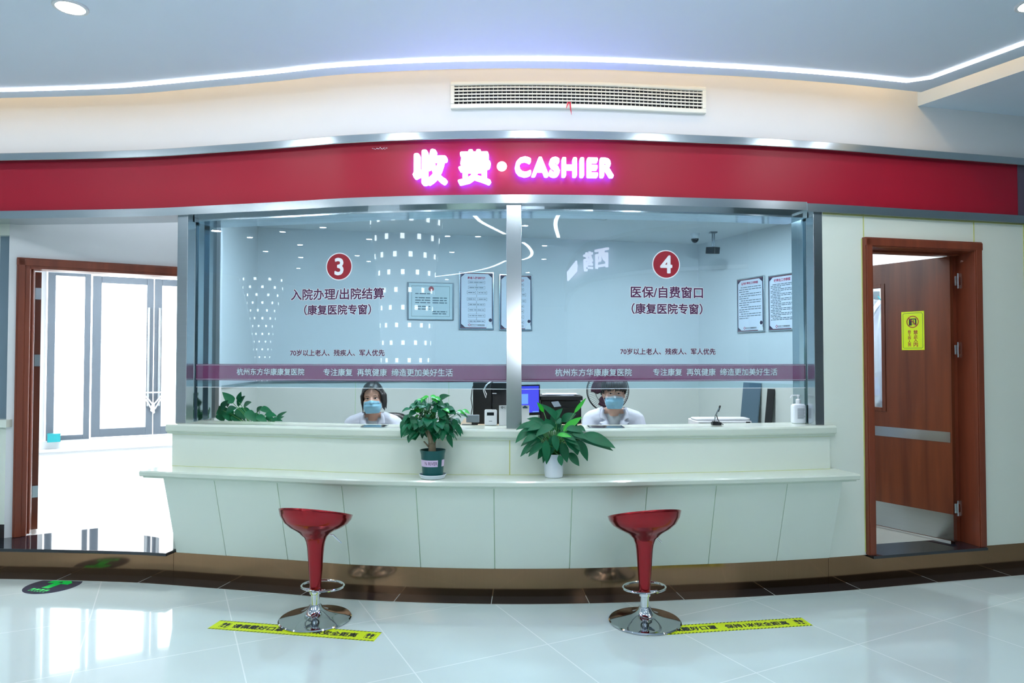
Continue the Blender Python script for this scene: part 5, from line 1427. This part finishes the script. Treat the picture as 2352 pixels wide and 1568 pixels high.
    mb = MB(); disc(mb, X(-.42, -.84, K), .016, u, Z3, 4, 0, .010); mb.build('footer_emblem', M['titleink'], o)
    mb = MB(); disc(mb, X(.76, -.70, K + .0004), .030 * w_ / .45, u, Z3, 18); mb.add([X(.55, -.95, K + .0004), X(.92, -.95, K + .0004), X(.9, -.82, K + .0004), X(.74, -.78, K + .0004), X(.62, -.84, K + .0004)], [(0, 1, 2, 3, 4)]); mb.build('nurse_drawing', M['whiteink'], o)
    mb = MB(); disc(mb, X(.79, -.67, K + .0008), .022 * w_ / .45, u, Z3, 14); mb.build('nurse_hair', M['navy'], o)
    return o
BN = Vector(((B - A).y, -(B - A).x, 0)).normalized()
GP = 'framed posters on the booth walls'
poster('certificate', 'certificate', 'wide framed certificate with a red emblem on the booth wall', A + BN * .001, BN, 935, 1042, 649, 735, 'cert', None)
poster('poster', 'poster', 'tall framed flow chart poster left of the middle post', A + BN * .001, BN, 1054, 1134, 624, 757, 'flow', GP)
poster('poster', 'poster', 'tall framed poster partly hidden behind the middle post', A + BN * .001, BN, 1146, 1222, 630, 759, 'flow', GP)
poster('poster', 'poster', 'tall framed rules poster, left one of the pair at the right', B + WN * .001, WN, 1695, 1758, 637, 763, 'rules', GP)
poster('poster', 'poster', 'tall framed rules poster cut off by the right steel jamb', B + WN * .001, WN, 1767, 1836, 629, 759, 'rules2', GP)
# ================================================================== PEOPLE
def remesh(mb, name, mat, parent, voxel, smooth_it=6, cut=None):
    """one continuous skin grown over overlapping volumes"""
    me = bpy.data.meshes.new('t'); o = bpy.data.objects.new('t', me); COL.objects.link(o)
    me.from_pydata([tuple(v) for v in mb.v], [], mb.f)
    bm = bmesh.new(); bm.from_mesh(me); bmesh.ops.recalc_face_normals(bm, faces=bm.faces); bm.to_mesh(me); bm.free()
    r = o.modifiers.new('r', 'REMESH'); r.mode = 'VOXEL'; r.voxel_size = voxel
    s = o.modifiers.new('s', 'SMOOTH'); s.factor = .5; s.iterations = smooth_it
    dg = bpy.context.evaluated_depsgraph_get(); dg.update()
    m2 = bpy.data.meshes.new_from_object(o.evaluated_get(dg))
    vs = [v.co.copy() for v in m2.vertices]; fs = [tuple(p.vertices) for p in m2.polygons]
    bpy.data.objects.remove(o); bpy.data.meshes.remove(me); bpy.data.meshes.remove(m2)
    if cut:
        fs = [f for f in fs if not cut(sum((vs[i] for i in f), Vector()) / len(f))]
        used = sorted({i for f in fs for i in f}); mp = {k: j for j, k in enumerate(used)}
        vs = [vs[k] for k in used]; fs = [tuple(mp[i] for i in f) for f in fs]
    tree = BVHTree.FromPolygons(vs, fs)
    out = MB(); out.v = vs; out.f = fs; out.m = [0] * len(fs)
    return out, tree
def person(label, eye, yaw, kind):
    """eye: world point between the eyes. Local frame: x to the person's left as seen (+X right in the picture), -y forward, z=0 eye level"""
    W0 = Matrix.Translation((eye.x, eye.y + .085, 0)) @ Matrix.Rotation(yaw, 4, 'Z')
    root = thing('person', label, 'person', (eye.x, eye.y + .085, .18), yaw)
    HZ = eye.z + .045
    hs = .93 if kind == 1 else .95
    def w(v): return W0 @ Vector((v[0], v[1], v[2] + HZ))
    def place(mb, name, mat, parent=root, **k):
        mb.v = [w(v) for v in mb.v]; return mb.build(name, mat, parent, **k)
    roll = Matrix.Rotation(math.radians(-3 if kind == 1 else 0), 3, 'Y')
    SH = Vector((0, 0, -.045))
    hv = lambda x, y, z: roll @ Vector((x * hs * 1.07, y * hs, z * hs)) + SH
    sz = lambda a, b, c: (a * hs * 1.07, b * hs, c * hs)
    def head(mb):
        mb.ell(hv(0, .014, .035), sz(.074, .093, .092), 28, 18)
        mb.ell(hv(0, -.014, -.03), sz(.066, .072, .082), 28, 18)
        mb.ell(hv(0, -.048, -.098), sz(.032, .030, .025), 20, 12)
        for s in (-1, 1):
            mb.ell(hv(s * .036, -.046, -.035), sz(.030, .028, .034), 16, 10); mb.ell(hv(s * .026, -.07, .018), sz(.026, .011, .008), 14, 8)
            mb.ell(hv(s * .077, .012, -.014), sz(.011, .02, .03), 14, 10); mb.ell(hv(s * .045, -.012, -.085), sz(.024, .035, .025), 14, 10)
        mb.caps(hv(0, -.078, .008), hv(0, -.094, -.036), .007 * hs, .012 * hs, 12); mb.ell(hv(0, -.086, -.038), sz(.016, .012, .009), 14, 8)
        mb.ell(hv(0, -.076, -.064), sz(.022, .012, .008), 14, 8); mb.ell(hv(0, -.074, -.076), sz(.019, .011, .008), 14, 8)
        mb.caps(hv(0, .02, -.07), (0, .045, -.225), .042, .050, 20)
    SHW = .165 if kind == 1 else .175
    ELB = [(-SHW - .055, -.04, -.43), (SHW + .055, -.04, -.43)]
    WR = [(-.13, -.27, -.375), (.15, -.27, -.375)]
    def torso(mb, k=0, legs=False, arms=True):
        mb.ell((0, .045, -.36), (.150 + k, .100 + k, .16), 26, 16); mb.ell((0, .045, -.56), (.140 + k, .102 + k, .16), 26, 16); mb.ell((0, .05, -.70), (.165 + k, .118 + k, .10), 26, 14)
        mb.caps((-SHW, .045, -.255), (SHW, .045, -.255), .052 + k, .052 + k, 18)
        for s in (-1, 1):
            mb.caps((s * .03, .05, -.185), (s * (SHW - .01), .045, -.245), .036 + k, .050 + k, 16)
            mb.ell((s * .07, -.02, -.36), (.062 + k, .045 + k, .07), 18, 12)
            if arms:
                sh = (s * SHW, .045, -.26); el = ELB[0 if s < 0 else 1]; wr = WR[0 if s < 0 else 1]
                mb.caps(sh, el, .052 + k, .040 + k, 18); mb.caps(el, wr, .041 + k, .027 + k, 18)
            if legs:
                mb.caps((s * .09, .03, -.70), (s * .10, -.36, -.69), .082, .056, 18)
                mb.caps((s * .10, -.36, -.69), (s * .10, -.36, -(HZ - .18) + .08), .054, .036, 16)
                mb.caps((s * .10, -.34, -(HZ - .18) + .045), (s * .11, -.50, -(HZ - .18) + .03), .038, .028, 14)
    mb = MB(); head(mb); torso(mb, 0, True)
    for i in (0, 1):
        s = -1 if i == 0 else 1; wr = Vector(WR[i]); f = (wr - Vector(ELB[i])); f.z = 0; f.normalize(); sd = Vector((-f.y, f.x, 0))
        mb.caps(wr, wr + f * .075 + Z3 * -.004, .026, .03, 14); pc_ = wr + f * .05; mb.ell(pc_ + f * .02, (.04, .045, .016), 16, 10)
        for k, (of, ln_) in enumerate(((-.030, .062), (-.010, .072), (.010, .067), (.028, .052))):
            b = wr + f * .085 + sd * of; m1 = b + f * ln_ * .5 + Z3 * .006; m2 = b + f * ln_ * .95 + Z3 * -.012
            mb.caps(b - f * .02, m1, .0095, .0088, 10); mb.caps(m1, m2, .0088, .0078, 10)
        tb_ = wr + f * .03 + sd * (.03 * s); mb.caps(tb_, tb_ + f * .04 + sd * (.022 * s), .0115, .0095, 10); mb.caps(tb_ + f * .04 + sd * (.022 * s), tb_ + f * .07 + sd * (.018 * s), .0095, .0085, 10)
    body, btree = remesh(mb, 'body', None, root, .0055, 5)
    def ray_face(x, z, y0=-.6, tr=None):
        h = (tr or btree).ray_cast(Vector((x, y0, z)), Vector((0, 1, 0)))
        return h[0] if h[0] is not None else Vector((x, -.02, z))
    bverts = MB(); bverts.v = body.v; bverts.f = body.f; bverts.m = body.m
    place(bverts, 'body', M['skin'] if kind == 1 else M['skin2'], smooth=2)
    # eyes and brows
    for s in (-1, 1):
        ec = hv(s * .031, 0, 0); 
        def patch(mb, cx, cz, rx, rz, off, n=22, lid=1.0, rot=0):
            pts = []
            for k in range(n):
                a = 2 * PI * k / n; dx = rx * math.cos(a); dz = rz * math.sin(a) * (1 if math.sin(a) > 0 else .75) * (abs(math.sin(a)) ** .15)
                dx, dz = dx * math.cos(rot) - dz * math.sin(rot), dx * math.sin(rot) + dz * math.cos(rot)
                p = ray_face(cx + dx, cz + dz); pts.append(Vector((p.x, p.y - off, p.z)))
            mb.add(pts, [tuple(range(n))])
        mb = MB(); patch(mb, ec.x, ec.z, .0135, .0048, .0012, rot=s * .08); eye_ = place(mb, 'eye', M['eyewhite'])
        mb = MB(); patch(mb, ec.x - s * .0005, ec.z, .0056, .0050, .0022, 16); place(mb, 'iris', M['eyedark'], eye_)
        mb = MB(); pts = []
        for k in range(9):
            u = k / 8; x = ec.x + s * (-.0145 + .031 * u); z = ec.z + .0045 * math.sin(PI * u) ** .8 + .0018 * u; p = ray_face(x, z); pts.append(p + Vector((0, -.002, 0)))
        mb.tube(pts, [.0007, .0012, .0015, .0016, .0016, .0016, .0015, .0012, .0007], 6); place(mb, 'upper_lid', M['eyedark'], eye_)
        mb = MB(); pts = []
        for k in range(9):
            u = k / 8; x = ec.x + s * (-.016 + .038 * u); z = ec.z + .0175 + .006 * math.sin(PI * min(1, u * .9 + .1)) - .003 * u; p = ray_face(x, z); pts.append(p + Vector((0, -.0005, 0)))
        mb.tube(pts, [.0012, .0022, .0026, .0027, .0026, .0024, .002, .0015, .0008], 6, flat=1); place(mb, 'eyebrow', M['brow'])
    # mask: a draped cloth over nose, cheeks and chin
    HCz = lambda v: .0
    ztop, zbot = -.020 * hs, -.124 * hs
    def mk(u, v):
        th = (u - .5) * 2 * 1.12; z = ztop + (zbot - ztop) * v
        wtop = 1.0 - .30 * max(0, v - .55) / .45
        th *= wtop
        if v < .2: z += -.006 * (1 - v / .2) * (abs(u - .5) * 2) ** 1.2 + .006 * (1 - v / .2) * math.exp(-((u - .5) * 7) ** 2)
        rx, ry = .079 * hs, .092 * hs + .009 * math.sin(PI * min(1, v * 1.05))
        x = rx * math.sin(th) * (1 + .04 * math.sin(PI * v)); y = -ry * math.cos(th) * (1 if v < .6 else 1 - .30 * (v - .6) / .4) + .004
        p = roll @ Vector((x, y, z)) + SH
        f_ = ray_face(p.x, p.z)
        y2 = min(p.y, f_.y - .003) if abs(th) < .9 else p.y
        fold = .0022 * math.sin(v * 3 * 2 * PI) * (1 if .2 < v < .85 else 0) * math.cos((u - .5) * 2.6)
        return Vector((p.x, y2 - fold, p.z))
    mb = MB(); mb.grid(mk, 30, 26); mask = place(mb, 'face_mask', M['mask'], smooth=2, solid=.0015)
    if kind == 2:
        mb = MB(); mb.grid(lambda u, v: mk(u, v * .13) + Vector((0, -.0016, 0)), 30, 3); place(mb, 'mask_edge', M['maskedge'], mask, smooth=2)
    mb = MB()
    for s in (0, 1):
        sg_ = -1 if s == 0 else 1
        a = mk(s, .04); b = mk(s, .72); e_ = hv(sg_ * .080, .014, .012); e2_ = hv(sg_ * .080, .022, -.03)
        mb.tube([a, (a + e_) / 2 + Vector((sg_ * .003, 0, 0)), e_, e2_, (b + e2_) / 2, b], .0013, 6)
    place(mb, 'ear_loop', M['wplastic'], mask)
    # hair: a cap with a parted hairline, plus locks
    mb = MB(); NU, NV = 56, 26
    def hp(u, v):
        az = 2 * PI * u; el = PI / 2 - (PI * .80) * v      # az 0 = front
        fx, fy = math.sin(az), -math.cos(az)
        front = max(0, math.cos(az)); ce = math.cos(el); se = math.sin(el)
        t_ = .014 if kind == 1 else .027
        R3 = ((.074 + t_), (.093 + t_ * .9), (.092 + (t_ if kind == 1 else t_ * 1.05)))
        n_ = .0025 * noise.noise(Vector((fx * 9, fy * 9, el * 3 + 5))) + (.0022 * math.sin(az * 34) if kind == 2 else .0)
        return hv(0, .014, .035) + roll @ Vector((fx * ce * (R3[0] + n_) * hs, fy * ce * (R3[1] + n_) * hs, se * (R3[2] + n_) * hs))
    vs = []; keep = {}
    def below(u):   # lowest kept v for each azimuth
        az = abs((u * 2 * PI + PI) % (2 * PI) - PI)      # 0 front .. pi back
        if kind == 1:
            if az < .95: return .40 + .20 * (az / .95) ** 1.3 - (.045 if az < .10 else 0)
            if az < 1.3: return .60 + .25 * (az - .95) / .35
            return .98
        if az < .75: return .640 + .035 * math.sin(u * 2 * PI * 11) + (.03 if az > .55 else 0)
        if az < 1.15: return .66
        if az < 1.75: return .64 + .10 * (az - 1.15) / .6
        return .96
    for j in range(NV + 1):
        for i in range(NU):
            u = i / NU; vmax = below(u); vs.append(hp(u, min(j / NV, 1) * vmax))
    fs = [(j * NU + i, j * NU + (i + 1) % NU, (j + 1) * NU + (i + 1) % NU, (j + 1) * NU + i) for j in range(NV) for i in range(NU)]
    mb.add(vs, fs)
    hair = place(mb, 'hair', M['hair'], smooth=2, solid=.008)
    mb = MB()
    if kind == 1:
        for s in (-1, 1):
            for k in range(5):
                x0 = .070 + .004 * k; y0 = -.045 + .022 * k
                mb.tube([hv(s * (x0 - .012), y0, .065), hv(s * (x0 + .008), y0 + .004, .02), hv(s * (x0 + .009), y0 + .012, -.035), hv(s * (x0 + .006), y0 + .024, -.085 - .012 * (k % 3))], [.008, .011, .009, .003], 8)
        for k in range(6): mb.tube([hv(-.05 + .01 * k, .085, -.05), hv(-.065 + .006 * k, .08, -.12), hv(-.072 + .004 * k, .06, -.17), hv(-.07 + .005 * k, .05, -.205)], [.016, .017, .013, .004], 8)
    else:
        for k in range(11):
            a = -.72 + 1.44 * k / 10; b = hp((a / (2 * PI)) % 1, .40); e_ = hp((a / (2 * PI) + .006 * ((k % 3) - 1)) % 1, .645 + .02 * (k % 3))
            mb.tube([b + Vector((0, -.001, 0)), (b + e_) / 2 + Vector((0, -.006, 0)), e_ + Vector((0, -.002, 0))], [.009, .009, .0025], 7)
        for s in (-1, 1):
            for k in range(4): mb.tube([hv(s * .078, -.035 + .018 * k, .055), hv(s * .084, -.034 + .019 * k, .025), hv(s * .079, -.035 + .02 * k, -.002 - .006 * (k % 2))], [.009, .009, .003], 7)
    place(mb, 'hair_locks', M['hair'], hair, smooth=2)
    # clothes
    mb = MB(); torso(mb, .004, False, False); sh_, stree = remesh(mb, 's', None, root, .008, 5, cut=lambda p: p.z > -.205 + (.0 if kind == 2 else .01) or p.z < -.62)
    if kind == 1: sh_b = sh_
    place(sh_, 'shirt', M['shirt'], smooth=2)
    vw = .050 if kind == 1 else .066; vb = -.40; vt = -.165
    def cut(p):
        if p.y < .06 and p.z > vb and p.y < .0 + .06:
            wv_ = vw * (p.z - vb) / (vt - vb)
            if abs(p.x) < min(wv_, vw + .012) and p.y < .045: return True
        if p.z > -.205 and abs(p.x) < vw + .012 and p.y < .075: return True
        if p.z > -.16 and abs(p.x) < .085: return True
        return False
    mb = MB(); torso(mb, .014, False, True)
    for s in (-1, 1): mb.caps((s * .09, .02, -.70), (s * .10, -.22, -.695), .098, .085, 18)
    ct_, ctree = remesh(mb, 'c', None, root, .0075, 4, cut=lambda p: cut(p) or p.z < -.80)
    coat = place(ct_, 'coat', M['coat'], smooth=2)
    mb = MB()
    for s in (-1, 1):
        def drape(x, z, o=.006):
            h = ctree.ray_cast(Vector((x, -.6, z)), Vector((0, 1, 0)))
            y = h[0].y if h[0] is not None else stree.ray_cast(Vector((x, -.6, z)), Vector((0, 1, 0)))[0].y - .012 if stree.ray_cast(Vector((x, -.6, z)), Vector((0, 1, 0)))[0] is not None else 0
            return Vector((x, y - o, z))
        inner = lambda v: (s * (vw + .006) * (1 - v) ** 1.0, -.175 + (vb + .165) * v)
        def lap(u, v):       # lapel: inner edge follows the V, outer edge has a notch
            xi, zi = inner(v); wd = .014 + .05 * math.sin(PI * min(1, v * 1.05)) ** .6
            if .34 < v < .42: wd *= .62
            elif v >= .42: wd *= 1.12
            xo = xi + s * wd * (1 if v < .98 else .2); return drape(xi + (xo - xi) * u, zi + .012 * u, .006 + .012 * (1 - abs(2 * u - 1) ** 3) + .004 * u)
        mb.grid(lap, 5, 34)
    place(mb, 'lapels', M['coat'], coat, smooth=2, solid=.003)
    mb = MB()
    def collar(u, v):
        a = PI * (.02 + .96 * u); return Vector(((.072 + .014 * v) * math.cos(a) * (1 if kind == 2 else .93), .048 + (.062 + .02 * v) * math.sin(a) - .045 * (1 - math.sin(a)) * 1.0, -.150 - .045 * v - .022 * (1 - math.sin(a))))
    mb.grid(collar, 26, 4); place(mb, 'collar', M['coat'], coat, smooth=2, solid=.004)
    if kind == 2:
        mb = MB(); h = lambda x, z: ctree.ray_cast(Vector((x, -.6, z)), Vector((0, 1, 0)))[0]
        pts = [(-.204, -.305), (-.196, -.292), (-.186, -.284), (-.192, -.300), (-.200, -.318)]
        q = [h(x, z) for x, z in ((-.176, -.302), (-.190, -.312), (-.202, -.332), (-.209, -.340))]
        q = [p for p in q if p is not None]
        if len(q) > 1: mb.tube([p + Vector((-.002, -.003, 0)) for p in q], [.006] + [.004] * (len(q) - 2) + [.006], 8, flat=.5); place(mb, 'sleeve_badge', M['blue'], coat)
        mb = MB(); p = h(-.192, -.298)
        if p is not None: mb.ell(p + Vector((-.001, -.002, 0)), (.005, .003, .007), 10, 6); place(mb, 'sleeve_badge_mark', M['redink'], coat)
    # trousers
    mb = MB()
    for s in (-1, 1):
        mb.caps((s * .09, .03, -.70), (s * .10, -.36, -.69), .088, .064, 18); mb.caps((s * .10, -.36, -.69), (s * .10, -.36, -(HZ - .18) + .12), .062, .052, 16)
    mb.ell((0, .05, -.70), (.17, .122, .10), 24, 14)
    tr_, _t = remesh(mb, 't', None, root, .01, 4); place(tr_, 'trousers', M['trousers'], smooth=2)
    return root
e1 = onY(851, 915.5, 5.27); e2 = onY(1414, 904, 5.22)
person('person in white coat and blue mask with long tied black hair behind window 3', e1, math.radians(3), 1)
person('person in white coat and blue mask with short black fringe behind window 4', e2, math.radians(-4), 2)
GC = 'office chairs of the two cashiers'
chair(e2.x + .03, e2.y + .13, 'black office chair under the cashier with the short fringe', GC)
chair(e1.x, e1.y + .13, 'black office chair under the cashier with the tied hair', GC)
